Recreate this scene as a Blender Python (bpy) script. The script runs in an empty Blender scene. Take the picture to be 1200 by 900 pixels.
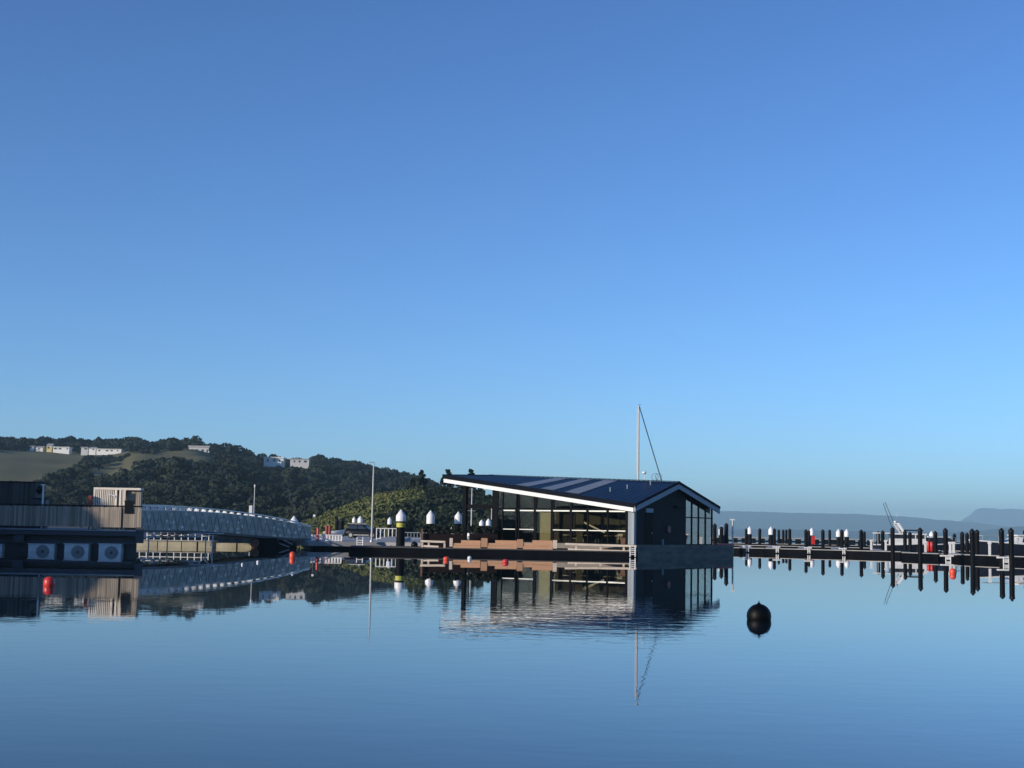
import bpy, math, random
import numpy as np
from mathutils import Vector, Matrix
random.seed(7); rng = np.random.default_rng(11)
S = bpy.context.scene
COL = S.collection
# ---------------------------------------------------------------- camera
F = 1700.0; ROLL = 0.0175; TH = math.atan(170.2 / F); CZ = 2.2
_fw = Vector((0, math.cos(TH), math.sin(TH))); _u0 = Vector((0, -math.sin(TH), math.cos(TH))); _r0 = Vector((1, 0, 0))
_up = math.cos(ROLL) * _u0 - math.sin(ROLL) * _r0
_rt = math.cos(ROLL) * _r0 + math.sin(ROLL) * _u0
cd = bpy.data.cameras.new('Camera'); cam = bpy.data.objects.new('Camera', cd); COL.objects.link(cam)
cam.matrix_world = Matrix(((_rt.x, _up.x, -_fw.x, 0), (_rt.y, _up.y, -_fw.y, 0), (_rt.z, _up.z, -_fw.z, CZ), (0, 0, 0, 1)))
cd.sensor_width = 36; cd.lens = 36 * F / 1200; cd.clip_end = 60000; cd.clip_start = .1
S.camera = cam
# ---------------------------------------------------------------- sky, sun, exposure
EL = math.radians(14); AZ = math.radians(-124)
w = bpy.data.worlds.new('World'); S.world = w; w.use_nodes = True
nt = w.node_tree; bg = nt.nodes['Background']
sk = nt.nodes.new('ShaderNodeTexSky'); sk.sky_type = 'NISHITA'; sk.sun_disc = False
sk.sun_elevation = EL; sk.sun_rotation = AZ
sk.air_density = 1.0; sk.dust_density = .3; sk.ozone_density = 4.0
tc = nt.nodes.new('ShaderNodeTexCoord'); sx = nt.nodes.new('ShaderNodeSeparateXYZ'); cb = nt.nodes.new('ShaderNodeCombineXYZ')
ma = nt.nodes.new('ShaderNodeMath'); ma.operation = 'MULTIPLY_ADD'; ma.inputs[1].default_value = 1.13; ma.inputs[2].default_value = .028
nt.links.new(tc.outputs['Generated'], sx.inputs[0])
nt.links.new(sx.outputs[0], cb.inputs[0]); nt.links.new(sx.outputs[1], cb.inputs[1])
nt.links.new(sx.outputs[2], ma.inputs[0]); nt.links.new(ma.outputs[0], cb.inputs[2])
nm = nt.nodes.new('ShaderNodeVectorMath'); nm.operation = 'NORMALIZE'
nt.links.new(cb.outputs[0], nm.inputs[0]); nt.links.new(nm.outputs[0], sk.inputs[0])
wb = nt.nodes.new('ShaderNodeMix'); wb.data_type = 'RGBA'; wb.blend_type = 'MULTIPLY'; wb.inputs[0].default_value = 1
wb.inputs[7].default_value = (1.0, 1.23, 1.72, 1)          # camera white balance of the photograph
nt.links.new(sk.outputs[0], wb.inputs[6])
gm = nt.nodes.new('ShaderNodeGamma'); gm.inputs[1].default_value = 1.33; nt.links.new(wb.outputs[2], gm.inputs[0])      # the phone camera's contrast
w2 = nt.nodes.new('ShaderNodeMix'); w2.data_type = 'RGBA'; w2.blend_type = 'MULTIPLY'; w2.inputs[0].default_value = 1; w2.inputs[7].default_value = (.93, .745, .535, 1)
nt.links.new(gm.outputs[0], w2.inputs[6]); nt.links.new(w2.outputs[2], bg.inputs[0])
bg.inputs[1].default_value = .112
sl = bpy.data.lights.new('sun', 'SUN'); sl.energy = 4.8; sl.angle = math.radians(.5); sl.color = (1, .87, .7)
sun = bpy.data.objects.new('sun', sl); COL.objects.link(sun)
SD = Vector((math.sin(AZ) * math.cos(EL), math.cos(AZ) * math.cos(EL), math.sin(EL)))
sun.rotation_euler = SD.to_track_quat('Z', 'Y').to_euler()
S.view_settings.view_transform = 'Standard'; S.view_settings.look = 'None'; S.view_settings.gamma = 1; S.view_settings.exposure = 0
S.cycles.use_denoising = True; S.cycles.max_bounces = 8; S.cycles.transparent_max_bounces = 16
S.cycles.caustics_reflective = False; S.cycles.caustics_refractive = False

# ---------------------------------------------------------------- helpers
def ray(px, py):
    d = _fw + _rt * ((px - 600) / F) + _up * ((450 - py) / F)
    return d
def P(px, py, D):                       # point of the place seen at that pixel, D metres ahead
    d = ray(px, py); t = D / d.y
    return Vector((d.x * t, D, CZ + d.z * t))
def HZ(px): return 620.2 + .0175 * (px - 600)
def XZ(px, py, D): p = P(px, py, D); return p.x, p.z
def proj(p):
    v = Vector(p) - Vector((0, 0, CZ)); z = v.dot(_fw)
    return 600 + F * v.dot(_rt) / z, 450 - F * v.dot(_up) / z

def mat(name, c, rough=.6, metal=0., var=.12, scale=3., bump=0., bscale=20., c2=None, coat=0., spec=.5, stretch=(1, 1, 1), island=0.):
    m = bpy.data.materials.new(name); m.use_nodes = True; n = m.node_tree; L = n.links
    b = n.nodes['Principled BSDF']; b.inputs['Roughness'].default_value = rough; b.inputs['Metallic'].default_value = metal
    b.inputs['Specular IOR Level'].default_value = spec; b.inputs['Coat Weight'].default_value = coat
    t = n.nodes.new('ShaderNodeTexCoord'); mp = n.nodes.new('ShaderNodeMapping'); mp.inputs['Scale'].default_value = stretch
    L.new(t.outputs['Object'], mp.inputs[0])
    nz = n.nodes.new('ShaderNodeTexNoise'); nz.inputs['Scale'].default_value = scale; nz.inputs['Detail'].default_value = 5
    L.new(mp.outputs[0], nz.inputs['Vector'])
    r = n.nodes.new('ShaderNodeValToRGB'); r.color_ramp.elements[0].position = .3; r.color_ramp.elements[1].position = .7
    lo = c2 if c2 else tuple(x * (1 - var) for x in c); hi = c if c2 else tuple(min(1, x * (1 + var)) for x in c)
    r.color_ramp.elements[0].color = (*lo, 1); r.color_ramp.elements[1].color = (*hi, 1)
    fac = nz.outputs[0]
    if island:
        g = n.nodes.new('ShaderNodeNewGeometry'); mm = n.nodes.new('ShaderNodeMix'); mm.inputs[0].default_value = island
        L.new(nz.outputs[0], mm.inputs[2]); L.new(g.outputs['Random Per Island'], mm.inputs[3]); fac = mm.outputs[0]
    L.new(fac, r.inputs[0]); L.new(r.outputs[0], b.inputs['Base Color'])
    if bump:
        n2 = n.nodes.new('ShaderNodeTexNoise'); n2.inputs['Scale'].default_value = bscale; L.new(mp.outputs[0], n2.inputs['Vector'])
        bp = n.nodes.new('ShaderNodeBump'); bp.inputs['Distance'].default_value = bump; L.new(n2.outputs[0], bp.inputs['Height']); L.new(bp.outputs[0], b.inputs['Normal'])
    return m

def glass_mat(name, tint, refl):
    m = bpy.data.materials.new(name); m.use_nodes = True; n = m.node_tree; L = n.links
    n.nodes.remove(n.nodes['Principled BSDF']); out = n.nodes['Material Output']
    t = n.nodes.new('ShaderNodeBsdfTransparent'); t.inputs[0].default_value = (*tint, 1)
    g = n.nodes.new('ShaderNodeBsdfGlossy'); g.inputs['Roughness'].default_value = .01
    lw = n.nodes.new('ShaderNodeFresnel'); lw.inputs['IOR'].default_value = 1.5
    nz = n.nodes.new('ShaderNodeTexNoise'); nz.inputs['Scale'].default_value = .35
    tcx = n.nodes.new('ShaderNodeTexCoord'); L.new(tcx.outputs['Object'], nz.inputs['Vector'])
    bp = n.nodes.new('ShaderNodeBump'); bp.inputs['Distance'].default_value = .004; L.new(nz.outputs[0], bp.inputs['Height']); L.new(bp.outputs[0], g.inputs['Normal'])
    a = n.nodes.new('ShaderNodeMath'); a.operation = 'ADD'; a.use_clamp = True; a.inputs[1].default_value = refl; L.new(lw.outputs[0], a.inputs[0])
    mx = n.nodes.new('ShaderNodeMixShader'); L.new(a.outputs[0], mx.inputs[0]); L.new(t.outputs[0], mx.inputs[1]); L.new(g.outputs[0], mx.inputs[2]); L.new(mx.outputs[0], out.inputs[0])
    return m

class MB:
    def __init__(s): s.v = []; s.f = []; s.sm = []
    def add(s, vs, fs, smooth=False):
        o = len(s.v); s.v += [tuple(v) for v in vs]; s.f += [tuple(i + o for i in f) for f in fs]; s.sm += [smooth] * len(fs); return s
    def box(s, x0, x1, y0, y1, z0, z1):
        if x0 > x1: x0, x1 = x1, x0
        if y0 > y1: y0, y1 = y1, y0
        if z0 > z1: z0, z1 = z1, z0
        return s.add([(x0, y0, z0), (x1, y0, z0), (x1, y1, z0), (x0, y1, z0), (x0, y0, z1), (x1, y0, z1), (x1, y1, z1), (x0, y1, z1)],
                     [(3, 2, 1, 0), (4, 5, 6, 7), (0, 1, 5, 4), (1, 2, 6, 5), (2, 3, 7, 6), (3, 0, 4, 7)])
    def cbox(s, x, y, z, a, b, c): return s.box(x - a / 2, x + a / 2, y - b / 2, y + b / 2, z - c / 2, z + c / 2)
    def cyl(s, p0, p1, r0, r1=None, n=14, smooth=True):
        r1 = r0 if r1 is None else r1; p0 = Vector(p0); p1 = Vector(p1); d = (p1 - p0).normalized()
        a = d.orthogonal().normalized(); b = d.cross(a); vs = []
        for p, r in ((p0, r0), (p1, r1)):
            for i in range(n):
                t = 2 * math.pi * i / n; vs.append(p + (a * math.cos(t) + b * math.sin(t)) * r)
        s.add(vs, [(i, (i + 1) % n, n + (i + 1) % n, n + i) for i in range(n)], smooth)
        s.add(vs[:n], [tuple(range(n - 1, -1, -1))]); s.add(vs[n:], [tuple(range(n))]); return s
    def lathe(s, prof, c=(0, 0, 0), n=18, smooth=True):
        vs = []
        for r, z in prof:
            for i in range(n):
                t = 2 * math.pi * i / n; vs.append((c[0] + r * math.cos(t), c[1] + r * math.sin(t), c[2] + z))
        fs = []
        for k in range(len(prof) - 1):
            for i in range(n): fs.append((k * n + i, k * n + (i + 1) % n, (k + 1) * n + (i + 1) % n, (k + 1) * n + i))
        s.add(vs, fs, smooth); s.add(vs[:n], [tuple(range(n - 1, -1, -1))]); s.add(vs[-n:], [tuple(range(n))]); return s
    def bar(s, p0, p1, a, b, upv=(0, 0, 1)):
        p0 = Vector(p0); p1 = Vector(p1); d = (p1 - p0).normalized(); u = Vector(upv)
        if abs(d.dot(u)) > .98: u = Vector((0, 1, 0))
        r = d.cross(u).normalized(); u = r.cross(d)
        vs = [p + r * (i * a / 2) + u * (j * b / 2) for p in (p0, p1) for i, j in ((-1, -1), (1, -1), (1, 1), (-1, 1))]
        return s.add(vs, [(3, 2, 1, 0), (4, 5, 6, 7), (0, 1, 5, 4), (1, 2, 6, 5), (2, 3, 7, 6), (3, 0, 4, 7)])
    def prism(s, poly, z0, z1):
        n = len(poly); vs = [(*p[:2], z0) for p in poly] + [(*p[:2], z1) for p in poly]
        return s.add(vs, [tuple(range(n - 1, -1, -1)), tuple(range(n, 2 * n))] + [(i, (i + 1) % n, n + (i + 1) % n, n + i) for i in range(n)])
    def sheet(s, top, th):                      # polygon given in 3d, thickened downwards
        n = len(top); vs = [tuple(p) for p in top] + [(p[0], p[1], p[2] - th) for p in top]
        return s.add(vs, [tuple(range(n)), tuple(range(2 * n - 1, n - 1, -1))] + [((i + 1) % n, i, n + i, n + (i + 1) % n) for i in range(n)])
    def tube(s, pts, r, n=8):
        for a, b in zip(pts[:-1], pts[1:]): s.cyl(a, b, r, n=n)
        return s
    def ball(s, c, rx, ry, rz, n=14, m=10):
        vs = []; fs = []
        for j in range(m + 1):
            ph = math.pi * j / m - math.pi / 2
            for i in range(n):
                t = 2 * math.pi * i / n; k = max(.001, math.cos(ph)); vs.append((c[0] + rx * k * math.cos(t), c[1] + ry * k * math.sin(t), c[2] + rz * math.sin(ph)))
        for j in range(m):
            for i in range(n): fs.append((j * n + i, j * n + (i + 1) % n, (j + 1) * n + (i + 1) % n, (j + 1) * n + i))
        return s.add(vs, fs, True)
    def build(s, name, m, parent=None, loc=None):
        me = bpy.data.meshes.new(name); vs = s.v
        if loc is not None: vs = [(v[0] - loc[0], v[1] - loc[1], v[2] - loc[2]) for v in vs]
        me.from_pydata(vs, [], s.f); me.polygons.foreach_set('use_smooth', s.sm); me.materials.append(m); me.update()
        o = bpy.data.objects.new(name, me); COL.objects.link(o)
        if parent is not None: o.parent = parent
        if loc is not None: o.location = loc
        return o

def tag(o, label, cat, group=None):
    o['label'] = label; o['category'] = cat
    if group: o['group'] = group
    return o
def thing(name, label, cat, loc=(0, 0, 0), rz=0., group=None):
    o = bpy.data.objects.new(name, None); COL.objects.link(o); o.location = loc; o.rotation_euler = (0, 0, rz); o.empty_display_size = .3
    return tag(o, label, cat, group)
def kind(o, k='structure'): o['kind'] = k; return o

M = {}
M['white'] = mat('white_paint', (.78, .78, .76), .45, var=.05)
M['white_metal'] = mat('white_powder_coat', (.72, .73, .74), .35, var=.05)
M['cap'] = mat('white_plastic_cap', (.82, .82, .82), .4, var=.04)
M['pile'] = mat('black_pile_sleeve', (.005, .005, .007), .55, var=.4, scale=2, stretch=(1, 1, .2), spec=.08)
M['pilecap'] = mat('black_pile_cap', (.01, .01, .013), .45, var=.2, spec=.15)
M['buoyblack'] = mat('matt_black_buoy', (.0016, .0017, .002), .5, var=.6, scale=4, spec=.16)
M['yellow'] = mat('yellow_reflective_band', (.5, .5, .08), .55, var=.05)
M['red'] = mat('red_plastic', (.6, .03, .025), .4, var=.12)
M['rust'] = mat('faded_red_drum', (.25, .035, .025), .6, var=.2)
M['orange'] = mat('orange_buoy_plastic', (.75, .08, .03), .4, var=.1)
M['black'] = mat('black_rubber', (.003, .003, .004), .35, var=.3, spec=.2)
M['dark'] = mat('dark_steel', (.008, .01, .014), .6, var=.2, spec=.08)  # near-black bluish steel
M['navy'] = mat('navy_paint', (.022, .032, .05), .5, var=.15)
M['fascia'] = mat('black_pontoon_fender', (.0035, .004, .006), .7, var=.5, scale=1.5, spec=.04)
M['deckgrey'] = mat('pale_pontoon_deck', (.36, .35, .33), .8, var=.12, scale=1.2)
M['concrete'] = mat('weathered_concrete', (.2, .19, .16), .85, c2=(.1, .1, .09), scale=.7, bump=.01, bscale=6, stretch=(1, 1, 3))
M['quay'] = mat('quay_concrete', (.32, .32, .32), .85, var=.12, scale=.7)
M['cream'] = mat('pale_seawall_concrete', (.55, .5, .36), .85, var=.25, scale=.5, c2=(.28, .25, .17))
M['timber'] = mat('weathered_timber_batten', (.4, .34, .27), .75, scale=1.1, c2=(.2, .17, .135), stretch=(6, 6, .4), island=.5)
M['timberdk'] = mat('dark_stained_timber', (.075, .07, .068), .75, scale=1.1, c2=(.03, .03, .03), stretch=(6, 6, .4), island=.5)
M['palewood'] = mat('pale_timber_slat', (.86, .79, .68), .65, c2=(.66, .57, .46), scale=2, stretch=(3, 3, .4), island=.4)
M['warmwood'] = mat('warm_new_timber', (.55, .31, .175), .6, c2=(.36, .2, .11), scale=1.5, stretch=(.4, 5, 5), island=.3)
M['benchwood'] = mat('pale_bench_timber', (.75, .64, .52), .6, c2=(.55, .45, .36), scale=1.5, stretch=(.4, 4, 4))
M['boxwood'] = mat('brown_timber_box', (.2, .1, .055), .65, c2=(.12, .06, .035), scale=2)
M['roof'] = mat('navy_roof_sheet', (.006, .022, .06), .4, metal=0., var=.15, scale=.4, spec=.2)
M['skylight'] = mat('milky_skylight_sheet', (.2, .22, .24), .4, var=.1)
M['roofedge'] = mat('dark_gutter', (.003, .005, .012), .6, var=.1, spec=.05)
M['greytrim'] = mat('grey_barge_board', (.3, .33, .38), .5, var=.06)
M['cladding'] = mat('blue_grey_cladding', (.2, .25, .29), .45, var=.06)
M['darkclad'] = mat('charcoal_cladding', (.009, .015, .018), .7, var=.2, spec=.15, scale=2, stretch=(8, 8, .3))
M['frame'] = mat('black_window_frame', (.003, .0035, .005), .6, var=.2, spec=.05)
M['silver'] = mat('silver_transom', (.62, .64, .6), .3, metal=.2, var=.05)
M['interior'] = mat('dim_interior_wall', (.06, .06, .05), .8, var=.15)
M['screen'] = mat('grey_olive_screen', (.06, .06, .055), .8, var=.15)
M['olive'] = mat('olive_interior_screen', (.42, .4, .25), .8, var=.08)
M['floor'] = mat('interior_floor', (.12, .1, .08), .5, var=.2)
M['soffit'] = mat('timber_soffit', (.35, .3, .24), .7, var=.1)
M['glass'] = glass_mat('tinted_glass', (.78, .77, .7), .0)
M['mirrorglass'] = glass_mat('reflective_glass', (.5, .52, .55), .4)
M['alu'] = mat('galvanised_aluminium', (.45, .46, .47), .4, metal=.6, var=.1)
M['lattice'] = mat('dull_aluminium_brace', (.42, .41, .36), .5, var=.15)
M['mast'] = mat('white_mast_alloy', (.5, .5, .49), .35, var=.05)
M['wire'] = mat('steel_wire', (.06, .065, .08), .4, metal=.5)
M['bark'] = mat('bark', (.09, .07, .05), .9, var=.3)
M['leafdark'] = mat('dark_bush_leaf', (.036, .044, .028), .9, c2=(.009, .018, .02), scale=.022, island=.06, spec=.15)
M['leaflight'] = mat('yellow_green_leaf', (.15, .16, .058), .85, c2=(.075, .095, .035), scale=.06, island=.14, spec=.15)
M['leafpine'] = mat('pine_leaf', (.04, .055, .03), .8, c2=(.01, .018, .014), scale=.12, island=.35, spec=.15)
M['leafplanter'] = mat('planter_leaf', (.022, .03, .018), .8, c2=(.008, .012, .008), scale=1.2, island=.5, spec=.2)
M['grass'] = mat('hill_grass', (.2, .175, .085), .9, c2=(.13, .125, .06), scale=.012, spec=.1)
M['bank'] = mat('dark_foreshore', (.05, .045, .035), .95, var=.4, scale=.4)
M['housewhite'] = mat('white_house_wall', (.75, .74, .7), .7, var=.05, scale=.3)
M['housegrey'] = mat('grey_house_wall', (.5, .5, .5), .7, var=.05, scale=.3)
M['houseyellow'] = mat('yellow_house_wall', (.6, .5, .22), .7, var=.05, scale=.3)
M['houseroof'] = mat('pale_house_roof', (.35, .34, .33), .7, var=.1, scale=.3)
M['pane'] = mat('dark_window_pane', (.02, .025, .03), .1, var=.1)
M['carpaint'] = mat('dark_car_paint', (.004, .005, .009), .4, var=.05, coat=.05, spec=.12)
M['tyre'] = mat('tyre_rubber', (.015, .015, .015), .8, var=.1)
M['rim'] = mat('alloy_rim', (.3, .3, .3), .4, metal=.5)
M['lamp'] = mat('clear_lamp_lens', (.6, .6, .6), .15)
M['hullnavy'] = mat('navy_hull', (.012, .015, .025), .3, var=.1, coat=.4)
M['hullwhite'] = mat('white_gelcoat', (.75, .75, .73), .3, var=.04)
M['canvas'] = mat('dark_canvas', (.02, .022, .035), .8, var=.15)
M['farhill'] = mat('far_hill_bush', (.03, .045, .04), .95, var=.3, scale=.004, spec=.05)
M['grill'] = mat('grey_grille', (.2, .22, .22), .6, var=.2, scale=9)
M['pontwhite'] = mat('white_float_shell', (.62, .66, .68), .5, var=.08)

# bridge panel: grey perforated sheet with pale flecks
def fleck_mat():
    m = bpy.data.materials.new('flecked_perforated_panel'); m.use_nodes = True; n = m.node_tree; L = n.links
    b = n.nodes['Principled BSDF']; b.inputs['Roughness'].default_value = .55; b.inputs['Metallic'].default_value = .2
    t = n.nodes.new('ShaderNodeTexCoord'); v = n.nodes.new('ShaderNodeTexVoronoi'); v.inputs['Scale'].default_value = 1.15; v.inputs['Randomness'].default_value = 1
    mp = n.nodes.new('ShaderNodeMapping'); mp.inputs['Scale'].default_value = (.8, .8, 2.1); mp.inputs['Rotation'].default_value = (.5, .6, .5)
    L.new(t.outputs['Object'], mp.inputs[0]); L.new(mp.outputs[0], v.inputs['Vector'])
    r = n.nodes.new('ShaderNodeValToRGB'); e = r.color_ramp.elements
    e[0].position = .16; e[0].color = (.85, .82, .76, 1); e[1].position = .26; e[1].color = (.5, .47, .39, 1)
    x = e.new(.6); x.color = (.34, .325, .27, 1)
    L.new(v.outputs['Distance'], r.inputs[0]); L.new(r.outputs[0], b.inputs['Base Color']); return m
M['fleck'] = fleck_mat()

# ---------------------------------------------------------------- water
def water_mat():
    m = bpy.data.materials.new('calm_harbour_water'); m.use_nodes = True; n = m.node_tree; L = n.links
    b = n.nodes['Principled BSDF']; b.inputs['Base Color'].default_value = (.004, .013, .022, 1)
    b.inputs['Roughness'].default_value = 0; b.inputs['IOR'].default_value = 1.333
    t = n.nodes.new('ShaderNodeTexCoord')
    def noise(sc, det, stretch, dist=0.):
        mp = n.nodes.new('ShaderNodeMapping'); mp.inputs['Scale'].default_value = stretch; L.new(t.outputs['Object'], mp.inputs[0])
        z = n.nodes.new('ShaderNodeTexNoise'); z.inputs['Scale'].default_value = sc; z.inputs['Detail'].default_value = det; z.inputs['Distortion'].default_value = dist
        L.new(mp.outputs[0], z.inputs['Vector']); return z.outputs[0]
    def math_(op, a, bb=None, c=None):
        x = n.nodes.new('ShaderNodeMath'); x.operation = op
        for i, q in enumerate((a, bb, c)):
            if q is None: continue
            if isinstance(q, (int, float)): x.inputs[i].default_value = q
            else: L.new(q, x.inputs[i])
        return x.outputs[0]
    def rng_(v, a, bb, c, d):
        x = n.nodes.new('ShaderNodeMapRange'); x.interpolation_type = 'SMOOTHSTEP'; L.new(v, x.inputs[0])
        for i, q in enumerate((a, bb, c, d)): x.inputs[i + 1].default_value = q
        return x.outputs[0]
    sp = n.nodes.new('ShaderNodeSeparateXYZ'); L.new(t.outputs['Object'], sp.inputs[0])
    X, Y = sp.outputs[0], sp.outputs[1]
    fine = noise(1.6, 3, (.6, 1, 1), .3)
    swell = noise(.28, 2, (.5, 1, 1))
    band = math_('MULTIPLY', rng_(Y, 24, 32, 0, 1), rng_(Y, 44, 60, 1, 0))
    patch = math_('MULTIPLY', band, math_('MULTIPLY', rng_(X, -6, -2.5, .0, 1), rng_(X, 4.5, 8, 1, .0)))
    leftp = math_('MULTIPLY', band, rng_(X, -12, -4.5, 1, 0))
    gust = rng_(noise(.12, 2, (.35, 1, 1)), .45, .68, 0, 1)
    amp = math_('ADD', math_('ADD', .00022, math_('MULTIPLY', rng_(Y, 20, 36, 1, 0), .0018)), math_('ADD', math_('MULTIPLY', patch, .0042), math_('ADD', math_('MULTIPLY', leftp, .0014), math_('MULTIPLY', math_('MULTIPLY', gust, band), .0012))))
    h = math_('ADD', math_('MULTIPLY', fine, amp), math_('MULTIPLY', swell, .0012))
    bp = n.nodes.new('ShaderNodeBump'); bp.inputs['Strength'].default_value = 1; bp.inputs['Distance'].default_value = 1
    L.new(h, bp.inputs['Height']); L.new(bp.outputs[0], b.inputs['Normal'])
    return m
W_ = MB(); Rw = 20000
W_.add([(Rw * math.cos(2 * math.pi * i / 64), 200 + Rw * math.sin(2 * math.pi * i / 64), 0) for i in range(64)], [tuple(range(64))])
kind(W_.build('water', water_mat()))

# ---------------------------------------------------------------- far hills across the bay
def far_ridge(name, pts, D, depth, seed):
    r = random.Random(seed); mb = MB(); px0, px1 = pts[0][0], pts[-1][0]; n = 140; rows = [(-depth, 0), (-depth * .55, .45), (-depth * .25, .8), (0, 1), (depth * .5, .6), (depth, 0)]
    vs = []
    for i in range(n + 1):
        px = px0 + (px1 - px0) * i / n
        y = np.interp(px, [p[0] for p in pts], [p[1] for p in pts]); top = max(1, P(px, y, D).z + r.uniform(-1, 1) * D * .00018)
        for dy, k in rows:
            X = (px - 600) / F * D * (1 + .4 * dy / D); vs.append((X, D + dy, top * k * (1 + (r.uniform(-.06, .06) if 0 < k < 1 else 0)) - (2 if k == 0 else 0)))
    m = len(rows); fs = [(i * m + j, (i + 1) * m + j, (i + 1) * m + j + 1, i * m + j + 1) for i in range(n) for j in range(m - 1)]
    mb.add(vs, fs, True); return kind(mb.build(name, M['farhill']))
far_ridge('far_hill', [(560, 619), (700, 606), (790, 599), (840, 598.5), (900, 600), (960, 601.5), (1000, 602), (1030, 604), (1060, 605), (1100, 609), (1140, 612), (1180, 617), (1230, 624), (1300, 631)], 13500, 2000, 1)
far_ridge('far_hill', [(1080, 627), (1115, 618), (1138, 603), (1145, 597), (1152, 595), (1165, 595.5), (1172, 597), (1182, 596), (1200, 597), (1260, 598), (1400, 612), (1500, 633)], 19400, 900, 2)
far_ridge('far_hill', [(820, 626), (860, 620), (920, 620), (980, 622), (1040, 622.5), (1100, 624), (1150, 622), (1190, 617), (1230, 616), (1300, 620), (1360, 633)], 9000, 900, 3)

# ---------------------------------------------------------------- left hill: terrain
SIL = [(-400, 520), (-60, 512), (0, 514), (20, 516), (40, 518), (75, 519), (100, 521), (130, 521), (155, 519), (165, 520), (185, 521), (200, 517), (225, 518), (245, 522), (265, 527), (285, 532), (300, 536), (350, 540), (362, 541), (375, 537), (385, 540), (395, 543), (415, 546), (430, 550), (445, 556), (470, 559), (490, 564), (520, 574), (560, 585), (620, 600), (700, 620), (760, 640)]
RY = 1000.
def hill_z(x, y):
    px = 600 + F * x / y
    ys = np.interp(px, [p[0] for p in SIL], [p[1] for p in SIL])
    H = np.maximum(0, (HZ(px) - ys - 9) * RY / F + 2.2)
    s = np.clip((y - 430) / (RY - 430), 0, 1); b = np.clip((y - RY) / 420, 0, 1)
    spur = 5 * np.sin(x * .045 + y * .012) + 3.2 * np.sin(x * .09 - y * .03 + 1) + 2 * np.sin(x * .19 + y * .05)
    z = H * s ** .92 * (1 - b * b) + spur * s * (1 - s) * 2.2 * np.clip((px - 40) / 90, .15, 1) * (H > 4)
    return np.where(y < 430, -1.2, z + 1.1 - 2.3 * (s < .002))
gx = np.linspace(-560, 110, 150); gy = np.concatenate([np.linspace(425, RY, 70), np.linspace(RY + 15, RY + 420, 14)])
vs = []
for yy in gy:
    xx = gx * (yy / 800.); zz = hill_z(xx, np.full_like(xx, yy)); vs += [(a, yy, c) for a, c in zip(xx, zz)]
n = len(gx); fs = [(j * n + i, j * n + i + 1, (j + 1) * n + i + 1, (j + 1) * n + i) for j in range(len(gy) - 1) for i in range(n - 1)]
kind(MB().add(vs, fs, True).build('hill', M['grass']))

# near spur, yellow-green scrub
SP = [(352, 618), (365, 613), (380, 606), (400, 597), (420, 589), (440, 583), (460, 577), (480, 573), (500, 572), (520, 575), (550, 581), (600, 592), (700, 606), (800, 622), (840, 640)]
NY = 330.
def spur_z(x, y):
    px = 600 + F * x / y
    ys = np.interp(px, [p[0] for p in SP], [p[1] for p in SP], left=640, right=640)
    H = np.maximum(0, (HZ(px) - ys - 11) * NY / F + 2.2)
    s = np.clip((y - 255) / (NY - 255), 0, 1); b = np.clip((y - NY) / 110, 0, 1)
    return H * s ** .8 * (1 - b * b) + .3 * np.sin(x * .5 + y * .2) * s - 1.5 * (H * s * (1 - b) < .2)
gx = np.linspace(-55, 50, 70); gy = np.linspace(255, 440, 40); vs = []
for yy in gy:
    xx = gx * (yy / 330.); zz = spur_z(xx, np.full_like(xx, yy)); vs += [(a, yy, c) for a, c in zip(xx, zz)]
n = len(gx); fs = [(j * n + i, j * n + i + 1, (j + 1) * n + i + 1, (j + 1) * n + i) for j in range(len(gy) - 1) for i in range(n - 1)]
kind(MB().add(vs, fs, True).build('headland', mat('headland_scrub_floor', (.1, .11, .04), .95, var=.3, scale=.1)))
# foreshore between the sea wall, the quay and the hills
fore = MB().sheet([(-120, 142.5, .95), (-41, 142.5, .95), (-29, 205, .6), (-8, 215, .6), (-2, 262, .5), (20, 300, .5), (40, 330, .4), (40, 470, .4), (-330, 470, 1.2), (-330, 142.5, 1)], 2.5)
kind(fore.build('foreshore', M['bank']))

# ---------------------------------------------------------------- vegetation
def clump(nq, size, rx, rz, lobes=5, flat=.0):
    """leaf quads through a lobed crown, local coords, base at z=0"""
    C = np.clip(rng.normal(size=(lobes, 3)), -1.1, 1.1) * np.array([rx * .42, rx * .42, rz * .22]) + np.array([0, 0, rz * .55])
    R = rng.uniform(.45, .75, lobes)
    k = rng.integers(0, lobes, nq); d = rng.normal(size=(nq, 3)); d /= np.linalg.norm(d, axis=1)[:, None]
    d[:, 2] = np.abs(d[:, 2]) * .9 - .25
    rad = rng.uniform(.75, 1.05, nq)[:, None] * R[k][:, None]
    p = C[k] + d * rad * np.array([rx, rx, rz * .62])
    nrm = d + rng.normal(size=(nq, 3)) * .45; nrm /= np.linalg.norm(nrm, axis=1)[:, None]
    a = np.cross(nrm, rng.normal(size=(nq, 3))); a /= np.linalg.norm(a, axis=1)[:, None]; b = np.cross(nrm, a)
    sz = size * rng.uniform(.6, 1.3, nq)[:, None]
    q = np.stack([p - a * sz - b * sz * .6, p + a * sz - b * sz * .5, p + a * sz * .8 + b * sz * .6, p - a * sz * .7 + b * sz * .7], 1)
    return q                                       # nq,4,3
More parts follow.
